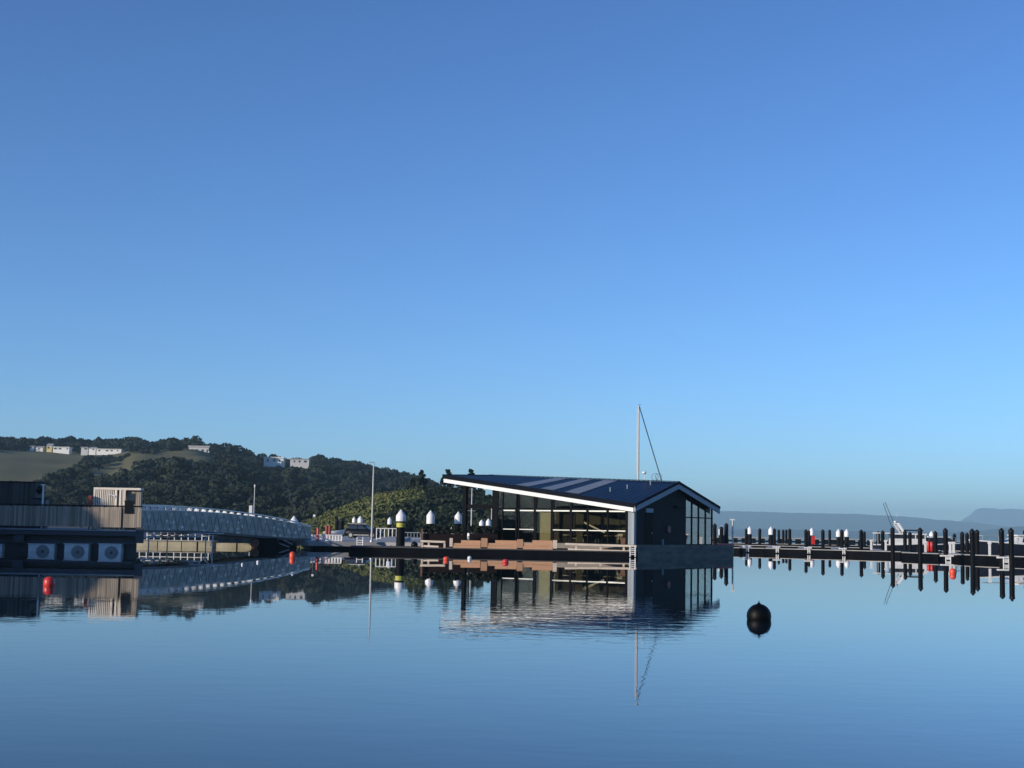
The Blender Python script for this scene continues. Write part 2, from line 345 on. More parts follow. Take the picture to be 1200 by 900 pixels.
def quads_object(name, Q, m, parent=None, loc=(0, 0, 0)):
    Q = np.concatenate(Q) if isinstance(Q, list) else Q
    nq = len(Q); me = bpy.data.meshes.new(name)
    me.vertices.add(nq * 4); me.vertices.foreach_set('co', (Q.reshape(-1, 3) - np.array(loc)).astype(np.float32).ravel())
    me.loops.add(nq * 4); me.loops.foreach_set('vertex_index', np.arange(nq * 4, dtype=np.int32))
    me.polygons.add(nq); me.polygons.foreach_set('loop_start', np.arange(0, nq * 4, 4, dtype=np.int32)); me.polygons.foreach_set('loop_total', np.full(nq, 4, dtype=np.int32))
    me.update(calc_edges=True); me.materials.append(m)
    o = bpy.data.objects.new(name, me); COL.objects.link(o); o.location = loc
    if parent is not None: o.parent = parent; o.location = (0, 0, 0)
    return o
def inpoly(px, py, poly):
    c = False; j = len(poly) - 1
    for i in range(len(poly)):
        xi, yi = poly[i]; xj, yj = poly[j]
        if (yi > py) != (yj > py) and px < (xj - xi) * (py - yi) / (yj - yi) + xi: c = not c
        j = i
    return c
GRASS = [[(-300, 528.5), (86, 528.5), (99, 535), (84, 546), (64, 554), (40, 563), (-300, 563)],
         [(176, 531), (206, 530), (160, 541), (128, 552), (92, 560), (104, 553), (132, 543)]]
# houses: px0, px1, ytop, ybottom, wall, roof kind, label
HOUSES = [
 (35, 39.5, 522, 525.6, 'housewhite', 'gable', 'tiny white cottage at the top left edge of the grass field'),
 (42, 50, 522.5, 527.6, 'housewhite', 'gable', 'small white gabled house standing above the grass field'),
 (54.5, 60.5, 519.5, 527.6, 'houseyellow', 'gable', 'tall narrow yellow house on the ridge above the field'),
 (62, 81, 523.6, 528, 'housewhite', 'flat', 'long low white house right of the yellow house'),
 (95, 103, 523.8, 528, 'housegrey', 'flat', 'grey flat roofed house half hidden by trees on the ridge'),
 (104, 112, 523.5, 528.6, 'housewhite', 'gable', 'white house at the left end of the longest ridge building'),
 (113, 142, 526, 530.2, 'housewhite', 'flat', 'longest low white building on the ridge among dark trees'),
 (155, 163, 531, 534.4, 'housegrey', 'flat', 'small pale house just below the ridge trees beside the grass strip'),
 (192, 216, 529.2, 532.4, 'housewhite', 'flat', 'low cream building left of the big grey block'),
 (221, 245, 522.3, 535.2, 'housegrey', 'flat', 'large pale grey block with sunlit left end on the hilltop'),
 (309, 332, 535.5, 543.6, 'housewhite', 'flat', 'bright white house cresting the wooded ridge'),
 (340, 362, 537.5, 544, 'housegrey', 'flat', 'grey roofed house sunk behind the ridge trees, rightmost on the hill'),
]
HD = 930.
def tree_ok(p, top, R):
    a = proj(p); b = proj((p[0], p[1], p[2] + top)); 
    for g in GRASS:
        rpx = R * F / p[1]
        for u in (-.3, .3):
            u = u * (1 if g is GRASS[0] else 2.6)
            for q in ((a[1] - 1.5, b[1] + (3 if g is GRASS[0] else 1), b[1] + (a[1] - b[1]) * (.99 if g is GRASS[0] else .5)) if p[1] < 950 else (a[1] - 1,)):
                if inpoly(a[0] + u * rpx, q, g): return False
    rpx = R * F / p[1]
    for h in HOUSES:
        if p[1] < HD + 6 and a[0] + rpx * .8 > h[0] and a[0] - rpx * .8 < h[1] and b[1] < h[3] + 1.2 and a[1] > h[2]: return False
        if abs(p[1] - HD) < 14 and a[0] + rpx > h[0] - 1 and a[0] - rpx < h[1] + 1: return False
    return True
base = [clump(210, .62, 4.0, 5.2, 6) for _ in range(7)]
Q = []; count = 0
for it in range(10000):
    y = rng.uniform(440, 1045) if it < 9000 else rng.uniform(985, 1030); px = rng.uniform(-90, 640); x = (px - 600) / F * y
    if rng.random() > (y / 1045) ** 1.0: continue
    z = float(hill_z(np.array([x]), np.array([y]))[0])
    if z < 1.5: continue
    sc = (.45 + .95 * rng.random() ** 1.6) * (1.12 + .38 * math.sin(x * .031 + 1) * math.sin(y * .023)); sc *= .5 + .5 * y / 1000; top = 6.0 * sc
    if y > 960: sc *= .85
    if not tree_ok((x, y, z), top, 4.4 * sc): continue
    q = base[rng.integers(0, 7)]; t = rng.uniform(0, 6.28); c, s = math.cos(t), math.sin(t)
    R = np.array([[c, s, 0], [-s, c, 0], [0, 0, rng.uniform(.8, 1.15)]]) * sc
    Q.append(q @ R + np.array([x, y, z - .5])); count += 1
fo = kind(quads_object('hillside_forest', Q, M['leafdark']), 'stuff'); fo['label'] = 'dark wooded bush covering the hillside'; fo['category'] = 'forest'
base2 = [clump(240, .28, 2.2, 2.8, 6) for _ in range(6)]; Q = []; QD = []
for _ in range(3600):
    y = rng.uniform(257, 400); px = rng.uniform(350, 850); x = (px - 600) / F * y
    z = float(spur_z(np.array([x]), np.array([y]))[0])
    if z < .3: continue
    sc = rng.uniform(.55, 1.05)
    q = base2[rng.integers(0, 6)]; t = rng.uniform(0, 6.28); c, s = math.cos(t), math.sin(t)
    a_ = proj((x, y, z + 2)); dark = a_[0] + rng.normal() * 6 > 458 + (612 - a_[1]) * 1.25  # shade of the right flank put in as darker bush
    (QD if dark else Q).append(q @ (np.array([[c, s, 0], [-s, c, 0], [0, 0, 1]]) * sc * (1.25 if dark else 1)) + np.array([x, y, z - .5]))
sd_ = kind(quads_object('headland_shade_bush', QD, M['leafpine']), 'stuff'); sd_['label'] = 'bush on the right flank of the low headland, its shade put into darker leaves'; sd_['category'] = 'bush'
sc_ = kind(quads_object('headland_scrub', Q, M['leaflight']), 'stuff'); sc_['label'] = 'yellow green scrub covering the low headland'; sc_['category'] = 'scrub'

def tree(px, ytop, D, zb, w, label, name='pine_tree', tiers=5, m='leafpine', leaf=.5, nq=90):
    top = P(px, ytop, D); x = top.x; h = top.z - zb; b = (x, D, zb)
    r = thing(name, label, 'tree', b, 0, 'trees standing out on the skyline')
    mb = MB().cyl((0, 0, -.5), (0, 0, h * .55), h * .022 + .06, h * .014 + .03, 8).cyl((0, 0, h * .55), (0, 0, h * .95), h * .014 + .03, .04, 7)
    Q = []
    for i in range(tiers + 2):
        k = i / (tiers + 1); zz = h * (.42 + .54 * k); rad = w * (1.05 - .8 * k ** 1.5) * random.uniform(.7, 1.15)
        for j in range(4):
            t = random.uniform(0, 6.28); q = (math.cos(t) * rad * .75, math.sin(t) * rad * .75, zz + random.uniform(-.03, .03) * h)
            mb.cyl((0, 0, zz - rad * .25), q, .07, .03, 5)
            c = clump(nq // 4, leaf * .7, rad * .42, h * .075, 3); Q.append(c + np.array(q) - np.array([0, 0, h * .03]))
    Q.append(clump(nq // 4, leaf * .6, w * .22, h * .1, 2) + np.array([0, 0, h * .92]))
    mb.build('trunk', M['bark'], r); quads_object('crown', Q, M[m], r)
def gz(px, D): return float(hill_z(np.array([(px - 600) / F * D]), np.array([D]))[0])
def sz(px, D): return float(spur_z(np.array([(px - 600) / F * D]), np.array([D]))[0])
tree(495, 552.5, 345, sz(495, 345), 1.5, 'tall open pine rising above the left part of the scrubby headland')
tree(484, 561, 352, sz(484, 352), 1.2, 'shorter pine just left of the tallest headland pine')
tree(525, 552, 350, sz(525, 350), 1.9, 'loose crowned pine behind the raised left tip of the boathouse roof')
tree(540, 563, 340, sz(540, 340), 1.9, 'open pine seen above the outer terrace post')
tree(552, 551.5, 345, sz(552, 345), 1.6, 'pine whose tip pokes above the boathouse roof near its left end')
tree(563, 572, 335, sz(563, 335), 1.4, 'thin pine seen through the open terrace bay of the boathouse')
tree(156, 515.5, 985, gz(156, 985), 3.0, 'dark pointed tree on the ridge right of the longest white building', tiers=4, leaf=.9)
tree(376, 534, 985, gz(376, 985), 6.5, 'broad dark tree standing proud of the ridge right of the white houses', name='broad_tree', tiers=4, leaf=1.0, nq=160)
tree(429, 546, 960, gz(429, 960), 3.2, 'dark tree on the ridge behind the quay lamp head', tiers=4, leaf=.9)

# ---------------------------------------------------------------- houses on the ridge
for (x0, x1, yt, yb, wm, rk, lab) in HOUSES:
    c = P((x0 + x1) / 2, yb, HD); wd = (x1 - x0) * HD / F; ht = (yb - yt) * HD / F
    g = min(gz((x0 + x1) / 2, HD), c.z) - .6
    r = thing('house', lab, 'house', (c.x, HD, c.z), .0, 'houses along the hilltop')
    dp = max(6, min(11, wd * .6)); wh = ht * (.62 if rk == 'gable' else .86)
    wl = MB().box(-wd / 2, wd / 2, 0, dp, g - c.z, wh); 
    wl.build('wall', M[wm], r)
    rf = MB()
    if rk == 'gable':
        rf.add([(-wd / 2 - .3, -.4, wh), (wd / 2 + .3, -.4, wh), (wd / 2 + .3, dp + .4, wh), (-wd / 2 - .3, dp + .4, wh), (-wd / 2 - .3, dp / 2, ht), (wd / 2 + .3, dp / 2, ht)], [(0, 1, 5, 4), (2, 3, 4, 5), (1, 2, 5), (3, 0, 4), (3, 2, 1, 0)])
    else: rf.box(-wd / 2 - .4, wd / 2 + .4, -.5, dp + .4, wh, ht)
    rf.build('roof', M['houseroof'] if wm != 'housewhite' or rk == 'gable' else M['housewhite'], r)
    k = max(1, int(wd / 3.2))
    for i in range(k):
        xx = -wd / 2 + wd * (i + random.uniform(.3, .7)) / k; q_ = random.uniform(.35, 1.1); MB().box(xx - q_, xx + q_, -.06, .02, wh * .38, wh * .78).build('window', M['pane'], r)

# ---------------------------------------------------------------- left floating restaurant deck
BY = 106.0
def bx(px): return (px - 600) / F * BY
def bz(px, py): return P(px, py, BY).z
XL = -52.; XR = P(165, 622, BY).x; XE = P(169.5, 627, BY).x
rz_ = Vector((XR, BY, 0))
bg_ = thing('floating_deck', 'long floating timber deck with battened balustrade at the left, mostly in shade', 'floating deck', (XR, BY, 0))
zt = bz(100, 592); zb = bz(100, 620); zm = bz(100, 621)
def slant(y0, y1, dx=0.): return [(XL - XR, y0), (XE * (BY + y0) / BY - XR + dx, y0), (XE * 1.01 * (BY + y1) / BY - XR + dx, y1), (XL - XR, y1)]
def bl(mb, name, m, par=bg_): return mb.build(name, M[m] if isinstance(m, str) else m, par)
mb = MB(); x = XL
while x < XR - .05:
    wv = random.uniform(.1, .15); mb.box(x - XR, x + wv - XR, 0, .035, zb + .16, zt - .12 + random.uniform(-.02, .02)); x += wv + .018
balus = bl(mb, 'balustrade', 'timber')
bl(MB().box(XL - XR, 0.03, .04, .09, zt - .09, zt + .02).box(XL - XR, 0, .05, .08, zb + .3, zb + .38), 'top_rail', 'dark')
x = XL
k = 0
while x < XR:
    bl(MB().box(x - XR, x - XR + .09, .095, .19, zb + .1, zt + .015), 'rail_post', 'dark'); x += 2.6; k += 1
bl(MB().prism(slant(-.1, 15, -.5), bz(100, 627.3), bz(100, 620)), 'edge_beam', 'navy')
bl(MB().box(XL - XR, XE - XR - .6, -.17, -.101, bz(100, 621.9), bz(100, 620.3)), 'edge_strip', 'cladding')
bl(MB().prism([(XE - XR - .6, -.22), (XE - XR, -.22), (XE * 1.012 * (BY + 14) / BY - XR, 14), (XE * 1.012 * (BY + 14) / BY - XR - .6, 14)], bz(165, 636.5), bz(165, 618)), 'end_beam', 'navy')
bl(MB().prism(slant(.9, 14.5, -.55), -.8, bz(100, 627.4)), 'hull', 'navy')
for px in (29, -60, -150):
    bl(MB().box(bx(px - 6) - XR, bx(px + 6) - XR, -.05, .8, bz(29, 636), bz(29, 626.5)), 'bracket', 'navy')
bl(MB().box(XL - XR, XE - XR - .65, .2, .35, bz(100, 636.6) - .02, bz(100, 635.2)), 'ledge', 'navy')
# white floats with round grey ends in front of the hull
for px0, px1, lab in ((-22, 9, 'white float box cut by the left edge of the picture'), (40, 70, 'white float box behind the red buoy, left of the middle one'), (82, 110, 'white float box between two others under the deck'), (122, 148, 'white float box nearest the right end of the deck')):
    xa = bx(px0); xb = bx(px1); c = ((xa + xb) / 2, BY + .1, 0); zt_ = bz((px0 + px1) / 2, 637.2)
    r = thing('float_box', lab, 'float', c, 0, 'white float boxes under the deck')
    hw = (xb - xa) / 2
    MB().box(-hw, hw, 0, .75, -.5, zt_ - .05).box(-hw - .06, hw + .06, -.05, .77, zt_ - .05, zt_).build('shell', M['pontwhite'], r)
    g = MB().cyl((.12, -.001, .0), (.12, -.05, .0), .48, n=28); 
    for q in (.12, .22, .32, .42): g.lathe([(q, -.012), (q + .02, -.012), (q + .02, .012), (q, .012)], (0, 0, 0), 24) if 0 else None
    g.build('round_end', M['grill'], r)
    MB().cyl((.12, -.05, 0), (.12, -.065, 0), .1, n=14).build('hub', M['navy'], r)
# dark timber store at far left of the deck
xa = bx(-40); xb = bx(33); ztp = bz(16, 563.5); zf = bz(16, 620)
r = thing('timber_store', 'dark timber store at the far left end of the deck', 'shed', ((xa + xb) / 2, BY + 2.2, zf))
mb = MB(); hw = (xb - xa) / 2; x = -hw
MB().box(-hw + .02, hw - .02, .04, 2.6, .0, ztp - zf - .06).build('wall', M['timberdk'], r)
while x < hw: mb.box(x, x + .13, 0, .035, .02, ztp - zf - .02); x += .155
mb.build('cladding', M['timberdk'], r)
MB().box(-hw - .08, hw + .08, -.1, 2.7, ztp - zf - .055, ztp - zf + .03).build('roof', M['dark'], r)
xa = bx(34); xb = bx(49); r = thing('service_counter', 'low dark counter between the timber store and the white post', 'counter', ((xa + xb) / 2, BY + 1.8, zf))
MB().box(-.45, .45, 0, .8, 0, bz(42, 584.5) - zf).build('body', M['navy'], r); MB().box(-.52, .52, -.07, .87, bz(42, 584.5) - zf, bz(42, 583) - zf).build('top', M['dark'], r)
p = P(51, 568.5, BY + 1.2); r = thing('deck_lamp', 'slim white lamp post with a dark lantern on the shaded deck', 'lamp post', (p.x, BY + 1.2, zf))
MB().box(-.05, .05, -.05, .05, 0, p.z - zf).build('post', M['white'], r); MB().box(-.16, .12, -.08, .08, p.z - zf, p.z - zf + .06).build('head', M['white'], r)
l = MB().lathe([(.05, -.62), (.2, -.5), (.26, -.25), (.2, -.08), (.05, 0)], (-.3, 0, p.z - zf - .05)); l.build('lantern', M['black'], r)
# slatted kiosk
xa = bx(109.5); xb = bx(164); KY = BY + .9; ztp = P(135, 571.5, KY).z
r = thing('slatted_kiosk', 'sunlit pale slatted timber kiosk on the deck', 'kiosk', ((xa + xb) / 2, KY, zf))
hw = (xb - xa) / 2; h = ztp - zf; xs = bx(148) - (xa + xb) / 2
fr = MB(); fr.box(-hw, xs, -.05, .05, h - .16, h); fr.box(-hw, -hw + .14, -.05, .05, 0, h - .16)
for px in (136, 141, 146.2): fr.box(bx(px) - (xa + xb) / 2 - .07, bx(px) - (xa + xb) / 2 + .07, -.06, .04, 0, h - .16)
fr.build('frame', M['palewood'], r)
sl_ = MB(); x = -hw + .2
while x < bx(134.8) - (xa + xb) / 2: sl_.box(x, x + .075, -.02, .02, 0, h - .16); x += .135
for px in (143.2, 144.8): sl_.box(bx(px) - (xa + xb) / 2 - .03, bx(px) - (xa + xb) / 2 + .03, -.02, .02, 0, h - .16)
sl_.build('slats', M['palewood'], r)
sg = MB(); xo = bx(131.5) - (xa + xb) / 2; zo = P(132, 582.5, KY).z - zf
sg.tube([(xo - .17, -.07, zo + .1), (xo - .2, -.07, zo + .2), (xo - .02, -.07, zo + .14), (xo + .24, -.07, zo + .08), (xo + .22, -.07, zo - .04)], .045, 6); sg.build('white_mark', M['white'], r)
MB().box(xs + .02, hw, .25, .8, 0, h - .12).box(-hw + .05, xs, 1.9, 2.0, 0, h - .1).build('wall', M['timber'], r)
mb = MB(); x = xs + .06
while x < hw - .02: mb.box(x, x + .1, .2, .247, 0, h - .2); x += .125
mb.build('cladding', M['timber'], r)
MB().box(xs + .01, hw + .06, -.08, .9, h - .16, h).box(-hw, xs, .06, 2.7, h - .06, h - .002).build('roof', M['palewood'], r)
MB().box(bx(153.5) - (xa + xb) / 2, bx(158) - (xa + xb) / 2, .19, .2, h - 1.2, h - .4).build('window', M['pane'], r)
# dark board on the balustrade
x0 = bx(150.5); x1 = bx(161); z0 = bz(155, 602); z1 = bz(155, 587)
r = thing('notice_board', 'blank dark board hung on the sunlit balustrade below the kiosk', 'board', ((x0 + x1) / 2, BY - .06, z0))
MB().box(-(x1 - x0) / 2, (x1 - x0) / 2, 0, .05, 0, z1 - z0).build('panel', M['black'], r); MB().box(-(x1 - x0) / 2 - .04, (x1 - x0) / 2 + .04, -.015, .0, z1 - z0 - .06, z1 - z0 + .02).build('edge_strip', M['dark'], r)
MB().box(bx(147) - XR, bx(147) - XR + .08, -.05, -.001, zb + .05, zt + .02).build('downpipe', M['dark'], bg_)
p = P(105.5, 592, BY + .6)
r = thing('extinguisher_cabinet', 'red cabinet standing on the deck left of the slatted kiosk', 'cabinet', (p.x, BY + .6, zf))
MB().box(-.11, .11, -.1, .12, .25, P(105, 580.8, BY + .6).z - zf).build('body', M['rust'], r); MB().box(-.04, .04, -.04, .04, 0, .25).build('stand', M['dark'], r)
p = P(33, 560, BY + 6)
# off-frame wharf, shed and trees added to throw the shade on this deck
r = thing('shade_shed', 'long low wharf shed added beyond the left edge to shade the deck', 'shed', (-50, 96, 0))
MB().box(-11, 10.2, -2.5, 2.0, -1, 4.9).build('wall', M['timberdk'], r); MB().add([(-11.4, -3, 4.9), (10.4, -3, 4.9), (10.4, 2.4, 4.9), (-11.4, 2.4, 4.9), (-11.4, -.3, 6.2), (10.4, -.3, 6.2)], [(0, 1, 5, 4), (2, 3, 4, 5), (1, 2, 5), (3, 0, 4), (3, 2, 1, 0)]).build('roof', M['roof'], r)
r = thing('shade_tree', 'large dark tree added for shade beside the wharf shed', 'tree', (-77, 83.4, 0))
MB().cyl((0, 0, -1), (0, 0, 6), .5, .3, 10).cyl((0, 0, 5), (3, 1, 8), .25, .12, 7).cyl((0, 0, 5), (-3, 1, 8.4), .25, .12, 7).build('trunk', M['bark'], r)
quads_object('crown', [clump(5200, .5, 10, 14, 12) + np.array([0, 0, 4.5])], M['leafdark'], r)
r = thing('shade_tree', 'second dark tree added for shade behind the wharf shed', 'tree', (-90, 76.5, 0))
MB().cyl((0, 0, -1), (0, 0, 10), .5, .3, 10).cyl((0, 0, 8), (3, 1, 9), .25, .12, 7).build('trunk', M['bark'], r)
quads_object('crown', [clump(4800, .55, 10, 17, 11) + np.array([0, 0, 6])], M['leafdark'], r)
MB().prism([(-100, 66), (-39.6, 66), (-39.6, 99), (-100, 99)], -2, .7).build('wharf', M['concrete']); tag(bpy.data.objects['wharf'], 'concrete wharf added beyond the left edge under the shading shed and trees', 'wharf')

# ---------------------------------------------------------------- gangway bridge
TOPP = [(163, 592), (190, 592.3), (215, 593.8), (240, 595.8), (265, 598), (290, 601.3), (310, 604.3), (330, 608), (348, 612), (364, 616.5)]
BOTP = [(163, 621.6), (220, 621.8), (262, 624.2), (300, 627.6), (340, 630.6), (364, 631.4)]
def bd(px): return 119 + (px - 163) / (364 - 163) * 30          # distance along the bridge
BO = P(364, 632, 149)
br = thing('gangway_bridge', 'arched aluminium gangway with flecked mesh sides sloping down to the quay', 'gangway', (BO.x, BO.y, 0))
def bp_(px, py, off=0.): 
    p = P(px, py, bd(px)); dirv = (P(364, 620, 149) - P(163, 620, 119)); dirv.z = 0; dirv.normalize(); nrm = Vector((-dirv.y, dirv.x, 0))
    return p + nrm * off - Vector((BO.x, BO.y, 0))
pxs = [163 + 201 * i / 40 for i in range(41)]
ty = lambda px: float(np.interp(px, [a for a, _ in TOPP], [b for _, b in TOPP])); by = lambda px: float(np.interp(px, [a for a, _ in BOTP], [b for _, b in BOTP]))
pan = lambda px: ty(px) + 6.0 * (1 - .75 * (px - 163) / 201)
for off in (0., 2.6):
    mb = MB()
    for a, b in zip(pxs[:-1], pxs[1:]):
        q = [bp_(a, by(a), off), bp_(b, by(b), off), bp_(b, pan(b), off), bp_(a, pan(a), off)]; d = Vector((.03, .03, 0)) 
        mb.add([*q, *[v + d for v in q]], [(0, 1, 2, 3), (7, 6, 5, 4), (3, 2, 6, 7), (1, 0, 4, 5)])
    mb.build('side_panel', M['fleck'], br)
    mb = MB(); px = 166.
    while px < 356:
        a, b, c = px, px + 4.2, px + 8.4; mb.bar(bp_(a, by(a) - .6, off - .04), bp_(b, pan(b) + .6, off - .04), .05, .09); mb.bar(bp_(b, pan(b) + .6, off - .04), bp_(c, by(c) - .6, off - .04), .05, .09); px += 8.4
    mb.build('lattice', M['lattice'], br)
    mb = MB()
    for a, b in zip(pxs[:-1], pxs[1:]): mb.bar(bp_(a, ty(a), off), bp_(b, ty(b), off), .09, .12)
    mb.build('top_rail', M['alu'], br)
    mb = MB()
    for a, b in zip(pxs[:-1], pxs[1:]): mb.bar(bp_(a, pan(a), off - .02), bp_(b, pan(b), off - .02), .08, .07)
    mb.build('mid_rail', M['alu'], br)
    for i in range(22):
        px = 167 + i * 8.2
        if px > 345: break
        a = bp_(px, pan(px), off - .0); b = bp_(px, ty(px), off); m_ = a.lerp(b, .5)
        mb = MB(); mb.bar(a, b, .07, .07)
        if off == 0:      # white lit fin standing across the walkway beside each post
            acr = (bp_(px, pan(px), .5) - bp_(px, pan(px), 0)); acr.normalize(); aln = (bp_(px + 1, 620, 0) - bp_(px, 620, 0)); aln.z = 0; aln.normalize(); aln *= .05
            lo = bp_(px, pan(px), .03); hi = bp_(px, ty(px) + .9, .03)
            vs_ = [lo, lo + acr * .46, hi + acr * .3, hi + acr * .1]; mb.add(vs_ + [v + aln for v in vs_], [(0, 1, 2, 3), (7, 6, 5, 4), (0, 4, 5, 1), (1, 5, 6, 2), (2, 6, 7, 3), (3, 7, 4, 0)])
        mb.build('rail_post', M['white_metal'], br)
mb = MB(); mb2 = MB(); dk = MB()
for a, b in zip(pxs[:-1], pxs[1:]):
    mb.bar(bp_(a, by(a) + 1, -.02), bp_(b, by(b) + 1, -.02), .14, .2); mb2.bar(bp_(a, by(a) + 1, 2.62), bp_(b, by(b) + 1, 2.62), .14, .2)
    v = [bp_(a, by(a) + .2, .1), bp_(b, by(b) + .2, .1), bp_(b, by(b) + .2, 2.5), bp_(a, by(a) + .2, 2.5)]; dk.sheet(v, .08)
mb.build('bottom_chord', M['navy'], br); mb2.build('bottom_chord', M['navy'], br); dk.build('deck', M['dark'], br)
# fixed approach frame: pale steel trestle under the bridge
r0_ = P(190, 640, 128); r = thing('bridge_trestle', 'pale steel trestle with diagonal braces below the gangway', 'trestle', (r0_.x, 128, 0))
for px in (174, 196, 241, 249):
    p = P(px, 640, 128).x - r0_.x; MB().box(p - .045, p + .045, -.06, .06, -1, P(px, 628, 128).z).build('post', M['alu'], r)
tx = lambda px, py: (P(px, 632, 128).x - r0_.x, -.08, P(px, py, 128).z)
MB().bar(tx(160, 629.6), tx(236, 628.6), .06, .14).bar(tx(176, 625.4), tx(262, 625.2), .06, .08).build('beam', M['white_metal'], r)
mb = MB()
for i, (a, b, c, d) in enumerate(((166, 629, 171, 625.2), (178, 625.4, 184, 629), (187, 628.5, 196, 625), (202, 625.4, 207, 629), (214, 629, 214, 625.5), (219, 628.6, 228, 625), (233, 625, 236, 628.6), (247, 640, 250, 627), (238, 634, 246, 626))): mb.bar(tx(a, b), tx(c, d), .04, .07)
mb.build('brace', M['white_metal'], r)
mb = MB()
for i in range(7): MB().box(tx(170 + i * 9.5, 626)[0] - .12, tx(170 + i * 9.5, 626)[0] + .14, -.2, -.14, tx(170, 628.6)[2], tx(170, 626.6)[2]).build('bracket_plate', M['white_metal'], r)

# sea wall behind the bridge, with bays
sw0 = P(150, 641, 140)
r = thing('sea_wall', 'sunlit cream concrete sea wall in bays below the gangway', 'sea wall', (-39, 140, 0))
for i, (a, b) in enumerate(((60, 162), (163, 190), (191, 218), (219, 236), (238, 254), (259, 282), (284, 300))):
    hgt = .5 if i < 5 else .4
    MB().box((a - 600) / F * 140 + 39, (b - 600) / F * 140 + 39, 0, 2.4, -1.5, hgt).build('bay', M['cream'], r)
MB().box((60 - 600) / F * 140 + 39, (255 - 600) / F * 140 + 39, -.12, 2.4, .51, .6).build('coping', M['deckgrey'], r)
# white handrail on the sea wall
r = thing('shore_railing', 'white railing running along the sea wall behind the gangway', 'railing', (-39, 140.6, .6))
xs_ = [(px - 600) / F * 140.6 + 39 for px in range(170, 256, 8)]
for x in xs_: MB().box(x - .04, x + .04, -.04, .04, 0, .8).build('post', M['white'], r)
MB().bar((xs_[0], -.045, .8), (xs_[-1], -.045, .8), .05, .07).bar((xs_[0], -.045, .42), (xs_[-1], -.045, .42), .04, .05).build('rail', M['white'], r)
# dark rocks & struts at the quay landing
r = thing('landing_frame', 'dark landing frame with pale diagonal struts under the quay end of the gangway', 'frame', (P(335, 640, 141).x, 141, 0))
fx = lambda px, py: (P(px, py, 141).x - P(335, 640, 141).x, 0, P(px, py, 141).z)
MB().bar(fx(324, 635.5), fx(339, 641), .1, .12).bar(fx(332, 632.5), fx(343, 638), .1, .1).build('strut', M['deckgrey'], r)
MB().box(fx(318, 0)[0], fx(362, 0)[0], .3, 3, -1, .75).build('wall', M['dark'], r)
p = P(298, 640, 139.3); tag(MB().add(*[[], []]).lathe([(.26, -.12), (.38, -.14), (.44, 0), (.38, .14), (.26, .12)], (0, 0, 0), 20).build('fender_tyre', M['boxwood'], loc=(0, 0, 0)), 'round brown tyre fender hanging at the dark end of the sea wall', 'tyre')
o = bpy.data.objects['fender_tyre']; o.location = (p.x, 139.5, .42); o.rotation_euler = (math.pi / 2, 0, 0)
p = P(310, 640, 140); tag(MB().box(p.x - .8, p.x + 1.2, 140.2, 142, -1.5, .95).build('mooring_block', M['dark'], loc=(p.x, 141, 0)), 'dark block between the tyre fender and the landing frame', 'block')

# ---------------------------------------------------------------- buoys
def buoy(name, px, ywl, wpx, hpx, m, label, cat='buoy', eye=True, group=None):
    D = F * CZ / (ywl - HZ(px)); x = (px - 600) / F * D; k = D / F; rx = wpx * k / 2; h = hpx * k
    r = thing(name, label, cat, (x, D, 0), 0, group)
    prof = [(rx * .05, h), (rx * .45, h * .96), (rx * .8, h * .8), (rx * .97, h * .55), (rx, h * .3), (rx * .97, 0), (rx * .8, -h * .35), (rx * .4, -h * .55)]
    MB().lathe(prof, (0, 0, 0), 24).build('body', M[m], r)
    e = MB().cyl((0, 0, h * .97), (0, 0, h * 1.08), rx * .16, rx * .1, 10)
    if eye: e.build('top_eye', M['black' if m == 'black' else m], r)
    return D
buoy('marker_buoy', 308, 659, 3.2, 2.6, 'white', 'tiny white float on the water below the middle of the gangway', eye=True)
buoy('marker_buoy', 290, 661.5, 2.6, 2.2, 'white', 'tiniest white float, left of the other below the gangway', eye=True)
D = F * CZ / (724.5 - HZ(891)); k = D / F
r = thing('mooring_buoy', 'large black round mooring buoy floating alone on open water', 'buoy', ((891 - 600) / F * D, D, 0))
R = 14.2 * k; prof = [(R * .02, R * 1.28)] + [(R * math.cos(t), R * .28 + R * math.sin(t)) for t in [math.radians(a) for a in range(80, -75, -12)]]
MB().lathe(prof[::-1], (0, 0, 0), 32).build('body', M['buoyblack'], r)
MB().cyl((0, 0, R * 1.26), (0, 0, R * 1.38), R * .16, R * .1, 12).cyl((0, 0, R * 1.36), (0, 0, R * 1.52), R * .055, R * .04, 8).build('top_eye', M['black'], r)
buoy('marker_buoy', 66.7, 685.5, 13.2, 10.5, 'red', 'red marker buoy on the dark water in front of the white floats', eye=False)
buoy('marker_buoy', 348, 653.5, 7, 7.5, 'orange', 'bright orange buoy off the quay end of the gangway', eye=False)
buoy('marker_buoy', 527, 656, 7, 4.2, 'orange', 'orange red buoy in front of the left wooden bench', eye=False)
buoy('marker_buoy', 596, 659, 7.4, 4.2, 'red', 'dark red buoy in front of the middle timber seat post', eye=False)
buoy('marker_buoy', 554, 655, 4.6, 3.6, 'white', 'small white buoy between two reddish buoys in front of the boathouse', eye=True)
buoy('marker_buoy', 1116.5, 672, 7.6, 6.5, 'orange', 'orange buoy below the left white dock ladder', eye=False)

